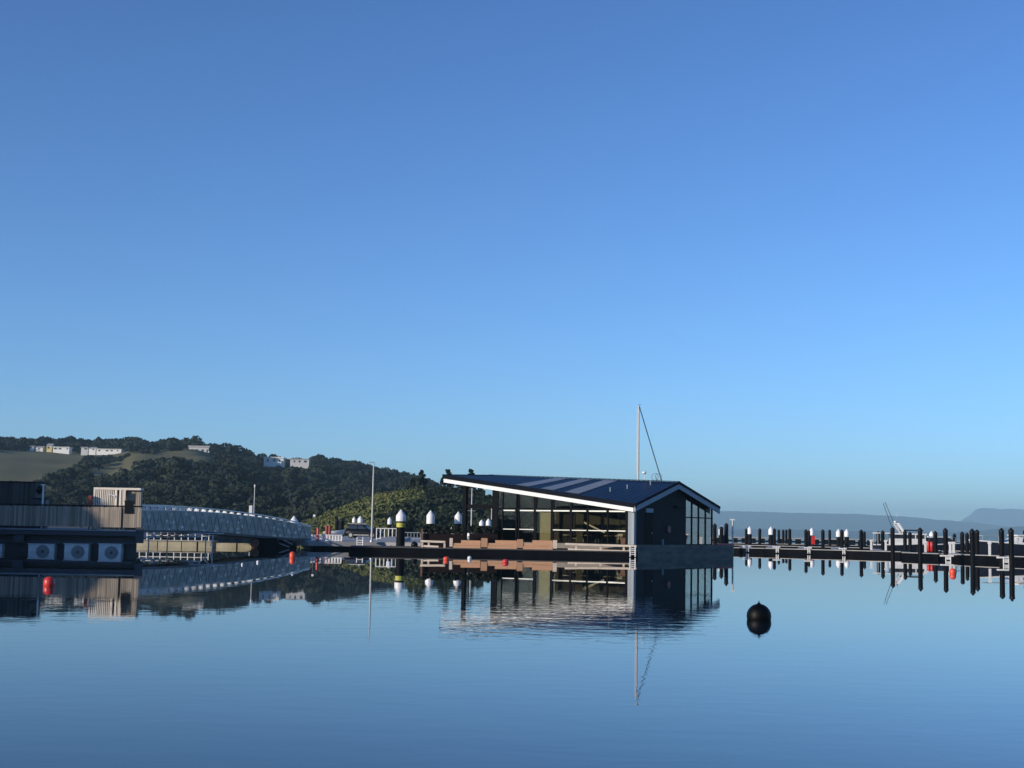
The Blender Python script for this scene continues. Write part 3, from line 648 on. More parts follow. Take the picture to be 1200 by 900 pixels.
# ---------------------------------------------------------------- piles
def pile(px, ytop, D, label, wpx=None, d=.42, white=False, band=False, group=None, capz=None, zfoot=-1.6):
    q = P(px, ytop, D); x = q.x; h = q.z; rad = (d if wpx is None else wpx * D / F) / 2
    r = thing('mooring_pile', label, 'pile', (x, D, 0), 0, group)
    r.rotation_euler = (random.uniform(-.008, .008), random.uniform(-.008, .008), 0)
    n = 18
    if not white:
        ch = rad * 1.15
        MB().lathe([(rad, zfoot), (rad, h - ch)], n=n).build('shaft', M['pile'], r)
        MB().lathe([(rad * 1.08, h - ch - .12), (rad * 1.1, h - ch), (rad * .9, h - ch * .7), (rad * .12, h)], n=n).build('cap', M['pilecap'], r)
    else:
        ch = rad * 1.25; body = (capz if capz is not None else rad * 2.0)
        MB().lathe([(rad * .86, zfoot), (rad * .86, h - ch - body + .02)], n=n).build('shaft', M['pile'], r)
        MB().lathe([(rad * 1.0, h - ch - body), (rad * 1.0, h - ch - .02), (rad * .93, h - ch + .05), (rad * .08, h)], n=n).build('cap', M['cap'], r)
        if band: MB().lathe([(rad * .89, h - 1.62), (rad * .89, h - 1.22)], n=n).build('band', M['yellow'], r)
    return x
G1 = 'tall black piles along the near right walkway'
for a in [(1046, 617.5, 150, 'tall black pile where the black sided walkway meets the grey finger pontoon'),
          (1078, 618, 141, 'tall black pile right of the fishing boat cabin, second of the near row'),
          (1108, 618.5, 138, 'tall black pile beside the left white dock ladder'),
          (1139.3, 619.3, 131, 'tall black pile midway between the two white dock ladders'),
          (1173.6, 618.5, 126, 'tall black pile against the left side of the right white dock ladder'),
          (1185, 618.3, 122.5, 'tallest nearest black pile, at the right edge beside the white ladder')]:
    pile(*a, d=.44, group=G1)
G2 = 'slimmer black piles further back in the marina'
for a in [(1144.6, 620.3, 140, 'black pile directly behind the tall pile midway between the white ladders'),
          (1133.2, 624, 166, 'thin black pile just left of the paired piles between the ladders'),
          (1127.6, 622.7, 154, 'black pile with a pale collar, left of the thin pile between the ladders'),
          (1118.5, 625, 190, 'short far pile just right of the left white dock ladder'),
          (1096, 622, 160, 'black pile between the red fenders and the left white ladder'),
          (1082.8, 624.5, 208, 'thin far pile just left of the red fenders'),
          (1066.3, 623, 182, 'thin pile in front of the dark topped cabin of the fishing boat'),
          (1060.4, 621, 172, 'black pile in front of the white cabin of the fishing boat'),
          (1034.4, 621.3, 172, 'right one of the close pair left of the fishing boat'),
          (1029.2, 622.4, 186, 'left one of the close pair left of the fishing boat'),
          (1013, 622.4, 218, 'thin pile just behind the ninth pile along the black sided walkway'),
          (1009, 620.4, 178, 'black pile right of the two neighbouring white capped piles'),
          (986.6, 620.3, 182, 'black pile standing between the two neighbouring white capped piles'),
          (972.4, 620.4, 236, 'far blurred pile left of the two neighbouring white capped piles'),
          (964.3, 620.2, 182, 'black pile right of the white capped pile with the red panel'),
          (948, 621, 230, 'thin pile touching the white capped pile with the red panel'),
          (944.6, 620, 192, 'black pile left of the white capped pile with the red panel'),
          (925.6, 619.3, 206, 'pile standing alone right of the close far pair'),
          (921.4, 620.4, 258, 'right one of the close far pair behind the black walkway'),
          (918, 620.4, 258, 'left one of the close far pair behind the black walkway'),
          (912.7, 620.2, 248, 'thin far pile right of the second white capped pile'),
          (907.6, 618.9, 212, 'pile touching the second white capped pile from the boathouse'),
          (890.2, 618.9, 214, 'pile standing alone between the first two white capped piles past the lamp'),
          (874.5, 619, 232, 'pile touching the first white capped pile past the white lamp'),
          (851, 612.6, 152, 'thick tall pile left of the white lamp beside the boathouse'),
          (845.2, 616.5, 166, 'short dark pile in front of the white cap beside the boathouse corner'),
          (837.8, 613.2, 170, 'dark pile half hidden by the right corner of the boathouse')]:
    pile(*a, d=.44 if a[2] > 155 else .42, group=G2)
G3 = 'white capped steel piles of the far pontoons'
for a in [(845.6, 615.8, 190, 'white capped pile close to the right corner of the boathouse'),
          (878.6, 616.8, 240, 'first white capped pile right of the white lamp'),
          (903.6, 617, 225, 'second white capped pile right of the white lamp'),
          (951.3, 618.3, 240, 'white capped pile with a red panel on it'),
          (982.7, 619.8, 235, 'left one of two neighbouring white capped piles'),
          (992.2, 619.8, 235, 'right one of two neighbouring white capped piles')]:
    x = pile(*a, d=.82, white=True, group=G3, capz=.75)
    if 'red' in a[3]:
        pp = P(953.4, 633, 239); q = tag(MB().box(-.28, .28, -.1, .1, 0, 1.35).build('upright_sign', M['red'], loc=(0, 0, 0)), 'red upright panel in front of the white capped far pile', 'panel'); q.location = (pp.x, 239.3, .6)
pile(1091.8, 622.2, 212, 'white slanting cap of a far pile right above the red fenders', d=.7, white=True, group=G3, capz=.6)
G4 = 'white capped piles around the quay'
for a in [(470.3, 597, 133, 'thick pile with white cone cap and yellow band beside the quay', .92, True),
          (505, 598, 150, 'thick white capped pile behind the left planter', .85, False),
          (537, 599.5, 152, 'thick white capped pile left of the outer terrace post', .78, False),
          (456.6, 606, 205, 'small white capped pile left of the yellow banded pile', .62, False),
          (415, 605.6, 232, 'left one of two white caps above the dark car', .62, False),
          (422.3, 604.6, 226, 'right one of two white caps above the dark car', .85, False),
          (564.5, 608.8, 215, 'left one of two white caps seen through the terrace bay', .75, False),
          (572.5, 607.5, 212, 'right one of two white caps seen through the terrace bay', .75, False),
          (344.5, 604.5, 158, 'white conical pile cap showing over the lower end of the gangway', .9, False)]:
    pile(a[0], a[1], a[2], a[3], d=a[4], white=True, band=a[5], group=G4, capz=(.55 if a[0] in (415, 422.3, 344.5) else .5 if a[5] else None))
for a in [(394.8, 607.5, 205, 'left one of two short black piles left of the dark car'), (401.2, 607.3, 206, 'right one of two short black piles left of the dark car')]:
    pile(*a, d=.55, group='short black piles behind the quay railing')

# ---------------------------------------------------------------- quay with lamp, car, railings
qpts = [P(362, 632, 139), P(452, 632, 140.5), P(500, 632, 139), P(505, 632, 215), P(374, 632, 215), P(352, 632, 150)]
qpts = [Vector((p.x, p.y, .75)) for p in qpts]
kind(MB().sheet(qpts, .45).build('quay', M['quay']))
kind(MB().prism([(p.x * .99, p.y + .6) for p in qpts], -1.5, .302).build('quay_base', M['dark']))
lp = P(435.5, 636, 139.8); LX = lp.x
r = thing('lamp_post', 'tall slim galvanised lamp post at the quay edge', 'lamp post', (LX, 139.8, .75)); lt = P(437.6, 542, 139.8).z - .75
MB().lathe([(.1, 0), (.09, lt * .5), (.055, lt)], n=12).build('pole', M['mast'], r); MB().lathe([(.2, 0), (.2, .05), (.13, .22)], n=14).build('base', M['alu'], r)
MB().box(-.42, .1, -.09, .09, lt - .02, lt + .06).build('lamp_head', M['alu'], r); MB().box(-.4, -.1, -.07, .07, lt - .045, lt - .022).build('lens', M['lamp'], r)
def railing(name, label, px0, px1, D, z0, h, nb, m='white', thick=.06, group=None, slope=0.):
    a = P(px0, 632, D).x; b = P(px1, 632, D).x; r = thing(name, label, 'railing', (a, D, z0), 0, group); wd = b - a
    for i in range(nb):
        x = wd * i / (nb - 1); MB().box(x - thick / 2, x + thick / 2, -.03, .03, slope * i / nb, h + slope * i / nb).build('post', M[m], r)
    MB().bar((-.05, -.05, h), (wd + .05, -.05, h + slope), .05, .08).bar((-.05, -.05, h * .12), (wd + .05, -.05, h * .12 + slope), .04, .06).build('rail', M[m], r)
    return r
railing('quay_barrier', 'white picket barrier along the left quay edge', 365.5, 400, 140.5, .76, .58, 11, thick=.17)
railing('ramp_railing', 'white railing of the ramp behind the yellow banded pile', 441, 469, 158, .8, 1.25, 7, thick=.1)
railing('pontoon_railing', 'grey railing on the pontoon behind the yellow banded pile', 474, 500, 175, .8, .8, 8, m='alu', thick=.07)
tag(MB().add([(P(440, 632, 150).x, 146, .754), (P(448, 632, 150).x, 157, .754), (P(476, 632, 150).x, 157, .754), (P(470, 632, 150).x, 146, .754), (P(448, 632, 150).x, 157, 1.2), (P(476, 632, 150).x, 157, 1.2)], [(0, 3, 5, 4), (1, 4, 5, 2), (0, 4, 1), (3, 2, 5), (0, 1, 2, 3)]).build('access_ramp', M['quay'], loc=(P(455, 632, 150).x, 150, .754)), 'pale sloping access ramp behind the lamp post', 'ramp')
# red posts
for px, yt, yb, D, lab in ((372.6, 618.5, 632, 140.1, 'slim red post in front of the white barrier'), (383, 616, 625, 170, 'left red drum behind the white barrier'), (386.6, 615, 625, 172, 'right red drum behind the white barrier')):
    p = P(px, yt, D); h = p.z - .75; rr = .11 if D < 150 else .17
    r = thing('red_post' if D < 150 else 'red_drum', lab, 'post' if D < 150 else 'drum', (p.x, D, .75))
    MB().lathe([(rr, 0), (rr, h * .9), (rr * .6, h)], n=12).build('body', M['red'] if D < 150 else M['rust'], r); MB().lathe([(rr * 1.4, 0), (rr * 1.4, .07)], n=12).build('foot', M['dark'], r)
# quay ladder
def ladder(px0, px1, ytop, D, zbot, label, name='dock_ladder', top_bar=False, rungs=4):
    a = P(px0, ytop, D); b = P(px1, ytop, D); wd = b.x - a.x; r = thing(name, label, 'ladder', ((a.x + b.x) / 2, D, 0), 0, 'white ladders hanging on the pontoon edges'); h = a.z
    for s in (-1, 1): MB().cyl((s * wd / 2, 0, zbot), (s * wd / 2, 0, h), .055, n=8).build('stile', M['white'], r)
    for i in range(rungs): MB().cyl((-wd / 2, 0, zbot + .2 + (h - .3 - zbot) * i / rungs), (wd / 2, 0, zbot + .2 + (h - .3 - zbot) * i / rungs), .04, n=8).build('rung', M['white'], r)
    if top_bar: MB().box(-wd * .9 - .25, wd * .9 + .1, -.06, .5, h - .08, h + .06).build('top_bar', M['white'], r)
    return r
ladder(418.8, 425.6, 629.3, 138.6, .05, 'white ladder hanging on the quay edge left of the lamp post')
# car
cp = P(426, 631, 184)
car = thing('parked_car', 'dark four wheel drive car parked on the quay behind the lamp post', 'car', (cp.x, 184, .75), math.radians(-13))
def loft(secs):                     # sections: list of (x, [(y,z)...])
    mb = MB(); n = len(secs[0][1]); vs = [(x, y, z) for x, pr in secs for y, z in pr]
    mb.add(vs, [(k * n + i, k * n + (i + 1) % n, (k + 1) * n + (i + 1) % n, (k + 1) * n + i) for k in range(len(secs) - 1) for i in range(n)], True)
    mb.add(vs[:n], [tuple(range(n))]); mb.add(vs[-n:], [tuple(range(n - 1, -1, -1))]); return mb
def bodysec(w, z0, z1): return [(-w * .96, z0), (-w, z0 + .25 * (z1 - z0)), (-w * .97, z1 - .06), (-w * .86, z1), (w * .86, z1), (w * .97, z1 - .06), (w, z0 + .25 * (z1 - z0)), (w * .96, z0)]
loft([(-2.35, bodysec(.82, .5, .95)), (-2.25, bodysec(.9, .38, 1.08)), (-1.3, bodysec(.93, .34, 1.1)), (.7, bodysec(.93, .34, 1.08)), (1.9, bodysec(.9, .36, 1.0)), (2.3, bodysec(.84, .42, .9)), (2.38, bodysec(.78, .5, .8))]).build('body', M['carpaint'], car)
loft([(-2.15, bodysec(.74, 1.05, 1.12)), (-1.95, bodysec(.74, 1.05, 1.68)), (-1.2, bodysec(.72, 1.05, 1.76)), (.1, bodysec(.72, 1.05, 1.74)), (.95, bodysec(.76, 1.03, 1.1))]).build('cabin', M['carpaint'], car)
for s in (-1, 1):
    MB().add([(-1.75, s * .79, 1.16), (-.62, s * .8, 1.15), (-.62, s * .745, 1.6), (-1.75, s * .745, 1.6)], [(0, 1, 2, 3) if s < 0 else (3, 2, 1, 0)]).build('side_window', M['pane'], car)
    MB().add([(-.52, s * .8, 1.15), (.6, s * .8, 1.14), (.05, s * .745, 1.6), (-.52, s * .745, 1.6)], [(0, 1, 2, 3) if s < 0 else (3, 2, 1, 0)]).build('side_window', M['pane'], car)
    MB().cbox(2.34, s * .6, .8, .1, .32, .14).build('headlight', M['lamp'], car)
    for x in (-1.4, 1.42):
        wh = MB().cyl((x, s * .72, .36), (x, s * .95, .36), .37, n=22).build('wheel', M['tyre'], car); MB().cyl((x, s * .95, .36), (x, s * .965, .36), .22, n=16).build('rim', M['rim'], wh)
MB().add([(.14, -.66, 1.7), (.93, -.7, 1.13), (.93, .7, 1.13), (.14, .66, 1.7)], [(0, 1, 2, 3)]).build('windscreen', M['pane'], car)
MB().cbox(2.37, 0, .55, .08, 1.5, .16).build('bumper', M['dark'], car)
for s in (-1, 1): MB().bar((-1.8, s * .6, 1.8), (.1, s * .6, 1.79), .05, .05).build('roof_rail', M['alu'], car)
for s in (-1,): MB().box(-1.0, 1.0, -.98, -.94, .36, .44).build('side_step', M['alu'], car)
# dinghy on trailer left of the car
dp = P(390.5, 626, 178); r = thing('dinghy', 'pale grey dinghy on the quay left of the dark car', 'dinghy', (dp.x, 178, .75), .1)
def hull_mesh(L, B, H, z0=0., bowrise=.3, flare=.75, n=12, stern=.9):
    mb = MB(); vs = []; m = 9
    for i in range(n + 1):
        t = i / n; x = -L / 2 + L * t; wv = B / 2 * (stern + (1 - stern) * min(1, t * 3)) * (1 - max(0, (t - .45) / .55) ** 2.2); wv = max(wv, .02); top = H + bowrise * t ** 2
        kx = x - (.18 * L * max(0, t - .8) if 0 else 0)
        for j in range(m):
            u = j / (m - 1) * 2 - 1; a = abs(u); zz = z0 + (top) * (a ** 1.6); ww = wv * (flare + (1 - flare) * a) * (min(1, a * 1.9)) * (1 if u > 0 else -1)
            vs.append((kx + (.12 * L * (1 - 0) * (a ** 2) * max(0, (t - .7) / .3)), ww, zz))
    fs = [(i * m + j, (i + 1) * m + j, (i + 1) * m + j + 1, i * m + j + 1) for i in range(n) for j in range(m - 1)]
    mb.add(vs, fs, True); mb.add([vs[j] for j in range(m)], [tuple(range(m))])
    dk = [vs[i * m] for i in range(n + 1)] + [vs[i * m + m - 1] for i in range(n, -1, -1)]
    dk = [(a, b * .98, c - .03) for a, b, c in dk]; mb.add(dk, [tuple(range(len(dk)))]); return mb
hull_mesh(2.4, 1.1, .45, .35).build('hull', M['hullwhite'], r); MB().box(-1.1, .9, -.35, .35, .3, .36).build('cradle', M['alu'], r)
for s in (-1, 1): MB().cyl((-.2, s * .45, .22), (-.2, s * .6, .22), .22, n=14).build('wheel', M['tyre'], r)

# dark pontoon from the quay to the boathouse platform
tag(MB().prism([P(417, 632, 131.5).xy, P(500, 632, 130).xy, P(500, 632, 139).xy, P(417, 632, 139).xy], -.5, .42).build('link_pontoon', M['fascia'], loc=(-12, 134, 0)), 'dark low pontoon linking the quay and the boathouse platform', 'pontoon')
p = P(485.5, 640, 129); r = thing('black_fender', 'black round fender at the left end of the boathouse platform', 'fender', (p.x, 129.2, .42))
MB().lathe([(.12, 0), (.28, .08), (.31, .28), (.24, .46), (.1, .52)], n=18).build('body', M['black'], r); MB().cyl((0, 0, .5), (0, 0, .6), .05, n=8).build('eye', M['dark'], r)

# ---------------------------------------------------------------- boathouse
C0 = Vector((10.64, 124.7, 0)); ANG = math.atan2(-.567, .824)
bh = thing('boathouse', 'dark floating boathouse cafe with skewed navy roof and glazed front', 'building', C0, ANG)
FX = lambda px: (124.7 * (px - 600) / F - 10.64) / (.824 + .567 * (px - 600) / F)       # place on the front wall line
FL = 1.06
ER, EL_, RR, RL, BR, BL = Vector((.45, -.5, 4.5)), Vector((-20.3, -.5, 7.15)), Vector((.55, 7.2, 6.68)), Vector((-20.3, 7.2, 7.42)), Vector((.55, 15.4, 4.62)), Vector((-20.3, 15.4, 7.1))
def roofz(x, y):
    t = (x - .5) / -20.8
    if y <= 7.2: return (ER.z + (EL_.z - ER.z) * t) + ((RR.z + (RL.z - RR.z) * t) - (ER.z + (EL_.z - ER.z) * t)) * (y + .5) / 7.7
    return (RR.z + (RL.z - RR.z) * t) + ((BR.z + (BL.z - BR.z) * t) - (RR.z + (RL.z - RR.z) * t)) * (y - 7.2) / 8.2
def bil(a, b, c, d, u, v): return a.lerp(b, u).lerp(d.lerp(c, u), v)
rm = MB(); nx, ny = 26, 8
for (a, b, c, d) in ((ER, EL_, RL, RR), (RR, RL, BL, BR)):
    vs = [bil(a, b, c, d, i / nx, j / ny) for j in range(ny + 1) for i in range(nx + 1)]
    fs = [(j * (nx + 1) + i + 1, j * (nx + 1) + i, (j + 1) * (nx + 1) + i, (j + 1) * (nx + 1) + i + 1) for j in range(ny) for i in range(nx)]
    rm.add(vs, fs)
    rm.add([v - Vector((0, 0, .12)) for v in vs], [f[::-1] for f in fs])
roof = rm.build('roof', M['roof'], bh)
sm_ = MB()
for (a, b, c, d) in ((ER, EL_, RL, RR), (RR, RL, BL, BR)):
    vs = [bil(a, b, c, d, i / nx, j / ny) - Vector((0, 0, .16)) for j in range(ny + 1) for i in range(nx + 1)]
    sm_.add(vs, [(j * (nx + 1) + i, j * (nx + 1) + i + 1, (j + 1) * (nx + 1) + i + 1, (j + 1) * (nx + 1) + i) for j in range(ny) for i in range(nx)])
sm_.build('soffit', M['soffit'], bh)
rib = MB()                                    # standing seams
for i in range(0, 41):
    u = i / 40
    for (a, b, c, d) in ((ER, EL_, RL, RR), (RR, RL, BL, BR)):
        p0 = a.lerp(b, u); p1 = d.lerp(c, u); k = Vector((0, 0, .02)); rib.bar(p0 + k * .5, p1 + k * .5, .03, .02)
rib.build('seam', M['roof'], roof)
# three milky skylight strips on the front slope
def us(px):                                   # fraction along the ridge seen at that pixel
    best = min(range(0, 401), key=lambda i: abs(proj(C0 + Matrix.Rotation(ANG, 3, 'Z') @ RR.lerp(RL, i / 400))[0] - px)); return best / 400
for p0, p1 in ((655, 670), (684, 698), (712, 727)):
    u0_, u1_ = us(p0), us(p1); vs = []
    for j in range(9):
        v = .06 + .86 * j / 8
        for u in (u0_, u1_): vs.append(bil(ER, EL_, RL, RR, u, v) + Vector((0, 0, .045)))
    MB().add(vs, [(2 * j, 2 * j + 1, 2 * j + 3, 2 * j + 2)[::1] for j in range(8)]).add([v - Vector((0, 0, .03)) for v in vs], [(2 * j, 2 * j + 2, 2 * j + 3, 2 * j + 1) for j in range(8)]).build('skylight', M['skylight'], roof)
MB().bar(RR + Vector((0, 0, .05)), RL + Vector((0, 0, .05)), .3, .05).build('ridge_cap', M['roofedge'], roof)
for u, v in ((.16, .55), (.1, .8), (.2, .35)):
    p = bil(ER, EL_, RL, RR, u, v); MB().cyl(p, p + Vector((0, 0, .3)), .06, n=10).cyl(p + Vector((0, 0, .3)), p + Vector((0, 0, .36)), .1, n=10).build('vent', M['cladding'], roof)
# gutters and fascias
z_ = Vector((0, 0, 1))
MB().add([ER + z_ * .06, EL_ + z_ * .06, EL_ - z_ * .34, ER - z_ * .3, ER + z_ * .06 + Vector((0, .18, 0)), EL_ + z_ * .06 + Vector((0, .18, 0)), EL_ - z_ * .34 + Vector((0, .18, 0)), ER - z_ * .3 + Vector((0, .18, 0))], [(0, 1, 2, 3)[::-1], (4, 5, 6, 7), (0, 4, 5, 1)[::-1], (3, 2, 6, 7)[::-1], (0, 3, 7, 4)[::-1], (1, 5, 6, 2)[::-1]]).build('gutter', M['roofedge'], bh)
a, b = ER + Vector((-.25, .03, -.3)), EL_ + Vector((.15, .03, -.34)); q = Vector((0, .1, 0))
MB().add([a, b, b - z_ * .36, a - z_ * .34, a + q, b + q, b - z_ * .36 + q, a - z_ * .34 + q], [(3, 2, 1, 0), (4, 5, 6, 7), (0, 1, 5, 4), (7, 6, 2, 3), (0, 4, 7, 3), (2, 6, 5, 1)]).build('fascia', M['white'], bh)
for A, B in ((ER, RR), (RR, BR)):
    A1 = A + Vector((.02, 0, 0)); B1 = B + Vector((.02, 0, 0))
    for nmm, t0, t1, xo, m in (('verge', .05, -.16, .0, 'roofedge'), ('barge_board', -.16, -.62, -.06, 'greytrim')):
        o = Vector((xo, 0, 0)); vv = [A1 + o + z_ * t0, B1 + o + z_ * t0, B1 + o + z_ * t1, A1 + o + z_ * t1]; vv += [v - Vector((.1, 0, 0)) for v in vv]
        MB().add(vv, [(3, 2, 1, 0), (4, 5, 6, 7), (0, 1, 5, 4), (7, 6, 2, 3), (0, 4, 7, 3), (2, 6, 5, 1)]).build(nmm, M[m], bh)
A, B = EL_ - Vector((.0, 0, 0)), BL
MB().add([EL_ + z_ * .05, RL + z_ * .05, BL + z_ * .05, BL - z_ * .4, RL - z_ * .4, EL_ - z_ * .4] + [v + Vector((.1, 0, 0)) for v in (EL_ + z_ * .05, RL + z_ * .05, BL + z_ * .05, BL - z_ * .4, RL - z_ * .4, EL_ - z_ * .4)], [(0, 1, 4, 5), (1, 2, 3, 4), (11, 10, 7, 6), (10, 9, 8, 7), (0, 6, 7, 1), (1, 7, 8, 2), (5, 4, 10, 11), (4, 3, 9, 10)]).build('end_fascia', M['roofedge'], bh)
# walls
xg = FX(585)                                   # left end of the glazed room
def wallpoly(pts, nmm, m, th, axis):
    n = len(pts); v = [Vector(p) for p in pts]; d = Vector(th); mb = MB(); vs = v + [p + d for p in v]
    mb.add(vs, [tuple(range(n)), tuple(range(2 * n - 1, n - 1, -1))] + [((i + 1) % n, i, n + i, n + (i + 1) % n) for i in range(n)]); return mb.build(nmm, M[m], bh)
yq = 9.4
wallpoly([(0, .0, FL), (0, yq, FL), (0, yq, roofz(0, yq) - .2), (0, 7.2, roofz(0, 7.2) - .2), (0, 0, roofz(0, 0) - .2)], 'gable_wall', 'darkclad', (-.16, 0, 0), 0)
MB().box(.005, .05, -.05, .32, FL, roofz(0, 0) - .55).box(-.16, .0, -.05, -.004, FL, roofz(0, 0) - .5).build('corner_trim', M['cladding'], bh)
cl = MB(); x = FX(737)
while x < -.17: cl.box(x, x + .11, -.035, .0, FL, roofz(x, 0) - .5); x += .135
cl.box(FX(737), -.165, 0, .12, FL, roofz(-.4, 0) - .4); cl.build('cladding', M['cladding'], bh)
# gable glazing
gl = [(.0, yq + .02, FL + .05), (.0, 14.85, FL + .05), (.0, 14.85, roofz(0, 14.85) - .3), (.0, yq + .02, roofz(0, yq) - .3)]
wallpoly([(-.06, p[1], p[2]) for p in gl], 'gable_glazing', 'mirrorglass', (-.02, 0, 0), 0)
fm = MB(); zc = 3.55
for yy in (yq + .05, 10.75, 12.1, 13.5, 14.85): fm.box(-.1, .02, yy - .035, yy + .035, FL, roofz(0, yy) - .3)
fm.box(-.09, .02, yq, 14.9, zc - .05, zc + .05).box(-.09, .02, yq, 14.9, FL, FL + .08); fm.build('gable_frame', M['frame'], bh)
MB().box(.005, .04, 1.95, 3.3, FL, FL + 2.75).build('door', M['frame'], bh); MB().box(.005, .09, 2.0, 3.25, FL + 2.8, FL + 3.15).build('sign_light', M['greytrim'], bh)
MB().box(.045, .08, 3.08, 3.14, FL + .95, FL + 1.1).build('door_handle', M['silver'], bh)
MB().box(.0, .35, 7.2, 8.5, 4.42, 4.56).build('duct_hood', M['dark'], bh)
lb = MB().lathe([(.22, -.05), (.32, -.06), (.37, 0), (.32, .06), (.22, .05)], (0, 0, 0), 22).build('lifebuoy', mat('dull_red_ring', (.16, .03, .03), .5)); lb.parent = bh; lb.location = (.08, 6.1, FL + 1.35); lb.rotation_euler = (0, math.pi / 2, 0)
MB().cyl((.25, 4.7, FL), (.25, 4.7, FL + .5), .09, n=12).build('bollard', M['cladding'], bh)
# front glazing
mpx = [585, 592, 608, 611, 630, 650, 672, 691.5, 715, 737]
mx_ = [FX(p) for p in mpx]
fr = MB()
for p, x in zip(mpx, mx_):
    w2 = .16 if p in (630, 650) else (.12 if p in (585, 737, 672) else .06); fr.box(x - w2, x + w2, -.06, .08, FL, roofz(x, 0) - .3)
fr.box(xg, FX(737), -.05, .07, 3.96, 4.12).box(xg, FX(737), -.05, .07, FL, FL + .1); fr.build('front_frame', M['frame'], bh)
for a, b in zip(mx_[1:-1], mx_[2:]):
    if b - a < .6: continue
    MB().box(a + .12, b - .16, -.075, -.052, 3.84, 3.955).build('transom', M['silver'], bh)
    if not (FX(630) - .1 < a < FX(649)): MB().box(a + .1, b - .12, -.07, -.04, 2.17, 2.25).build('push_rail', M['silver'], bh)
gw = MB()
for a, b in zip(mx_[:-1], mx_[1:]):
    if b - a < .3: continue
    gw.add([(a + .05, 0, FL + .08), (b - .05, 0, FL + .08), (b - .05, 0, 3.97), (a + .05, 0, 3.97), (a + .05, .02, FL + .08), (b - .05, .02, FL + .08), (b - .05, .02, 3.97), (a + .05, .02, 3.97)], [(0, 1, 2, 3), (7, 6, 5, 4), (0, 4, 5, 1), (2, 6, 7, 3), (1, 5, 6, 2), (3, 7, 4, 0)])
    zl, zr = roofz(a, 0) - .28, roofz(b, 0) - .28
    gw.add([(a + .05, 0, 4.1), (b - .05, 0, 4.1), (b - .05, 0, zr), (a + .05, 0, zl), (a + .05, .02, 4.1), (b - .05, .02, 4.1), (b - .05, .02, zr), (a + .05, .02, zl)], [(0, 1, 2, 3), (7, 6, 5, 4), (0, 4, 5, 1), (2, 6, 7, 3), (1, 5, 6, 2), (3, 7, 4, 0)])
gw.build('front_glazing', M['glass'], bh)
# left end wall of the room, back wall, floor
ew = MB(); zE = roofz(xg, 0)
wallpoly([(xg, .1, FL), (xg, 14.9, FL), (xg, 14.9, roofz(xg, 14.9) - .2), (xg, 7.2, roofz(xg, 7.2) - .2), (xg, .1, roofz(xg, .1) - .2)], 'end_wall', 'darkclad', (.14, 0, 0), 0)
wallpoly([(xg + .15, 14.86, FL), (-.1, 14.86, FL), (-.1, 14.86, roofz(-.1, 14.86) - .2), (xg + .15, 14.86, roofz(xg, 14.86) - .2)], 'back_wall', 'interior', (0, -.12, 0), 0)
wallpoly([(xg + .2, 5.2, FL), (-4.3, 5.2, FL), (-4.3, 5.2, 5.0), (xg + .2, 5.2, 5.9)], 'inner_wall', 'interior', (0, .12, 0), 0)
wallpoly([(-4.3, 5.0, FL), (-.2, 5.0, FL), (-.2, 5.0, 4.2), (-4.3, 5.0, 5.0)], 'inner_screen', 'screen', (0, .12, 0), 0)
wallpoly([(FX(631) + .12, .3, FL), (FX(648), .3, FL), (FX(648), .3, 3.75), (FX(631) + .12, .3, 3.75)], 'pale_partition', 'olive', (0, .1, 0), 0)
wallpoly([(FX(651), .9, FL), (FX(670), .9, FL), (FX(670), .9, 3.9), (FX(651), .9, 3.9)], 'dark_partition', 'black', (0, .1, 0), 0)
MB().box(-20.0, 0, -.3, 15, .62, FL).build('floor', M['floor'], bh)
# terrace posts and beam
xp = FX(548)
MB().box(xp - .17, xp + .17, -.15, .15, .7, roofz(xp, 0) - .5).build('terrace_post', M['frame'], bh)
MB().box(xp - .15, xp + .15, 14.5, 14.8, FL, roofz(xp, 14.6) - .2).build('terrace_post', M['frame'], bh)
MB().box(xp + .171, xg - .13, -.07, .07, 4.05, 4.42).build('terrace_beam', M['frame'], bh)
MB().box(xg - .55, xg - .13, .0, .4, FL, roofz(xg, 0) - .3).build('terrace_post', M['frame'], bh)
# concrete float under the house (right and back)
MB().box(-19.5, .3, .2, 18.6, -1.2, .617).build('float_hull', M['concrete'], bh)
sd = MB(); y = -.3
for z0_, z1_, xo_ in ((.74, 1.05, .37), (.40, .69, .35), (-.3, .33, .36)):
    y = -.35
    while y < 18.6:
        l_ = min(random.uniform(3.6, 5.2), 18.7 - y); MB().box(.303, xo_ + random.uniform(-.015, .015), y, y + l_ - .05, z0_, z1_).build('float_panel', M['concrete'], bh); y += l_
MB().box(-.5, .3, -.4, .19, -1, .615).box(.01, .3, -.3, 18.7, .622, FL - .005).box(-6, .01, 15.01, 18.7, .622, FL - .005).build('float_edge', M['concrete'], bh)
# ridge aerial, camera
q = C0 + Matrix.Rotation(ANG, 3, 'Z') @ RR.lerp(RL, .1)
rr_ = P(769, 562, 131.5)
u_ = us(755); p = RR.lerp(RL, u_); MB().cyl(p, p + z_ * .85, .025, n=6).cyl(p + z_ * .62, p + z_ * .62 + Vector((.15, -.2, 0)), .02, n=6).ball(p + z_ * .72 + Vector((.1, -.22, 0)), .19, .19, .14).build('roof_sensor', M['white'], roof)
u_ = us(769); p = RR.lerp(RL, u_); t_ = MB()
for dx in (-.15, .2):
    pts = [p + Vector((.35 * math.cos(a) + dx, 0, .38 + .32 * math.sin(a))) for a in np.linspace(0, 2 * math.pi, 13)]; t_.tube(pts, .018, 5)
t_.cyl(p + z_ * -.05, p + z_ * .4, .02, n=6).build('loop_aerial', M['wire'], roof)
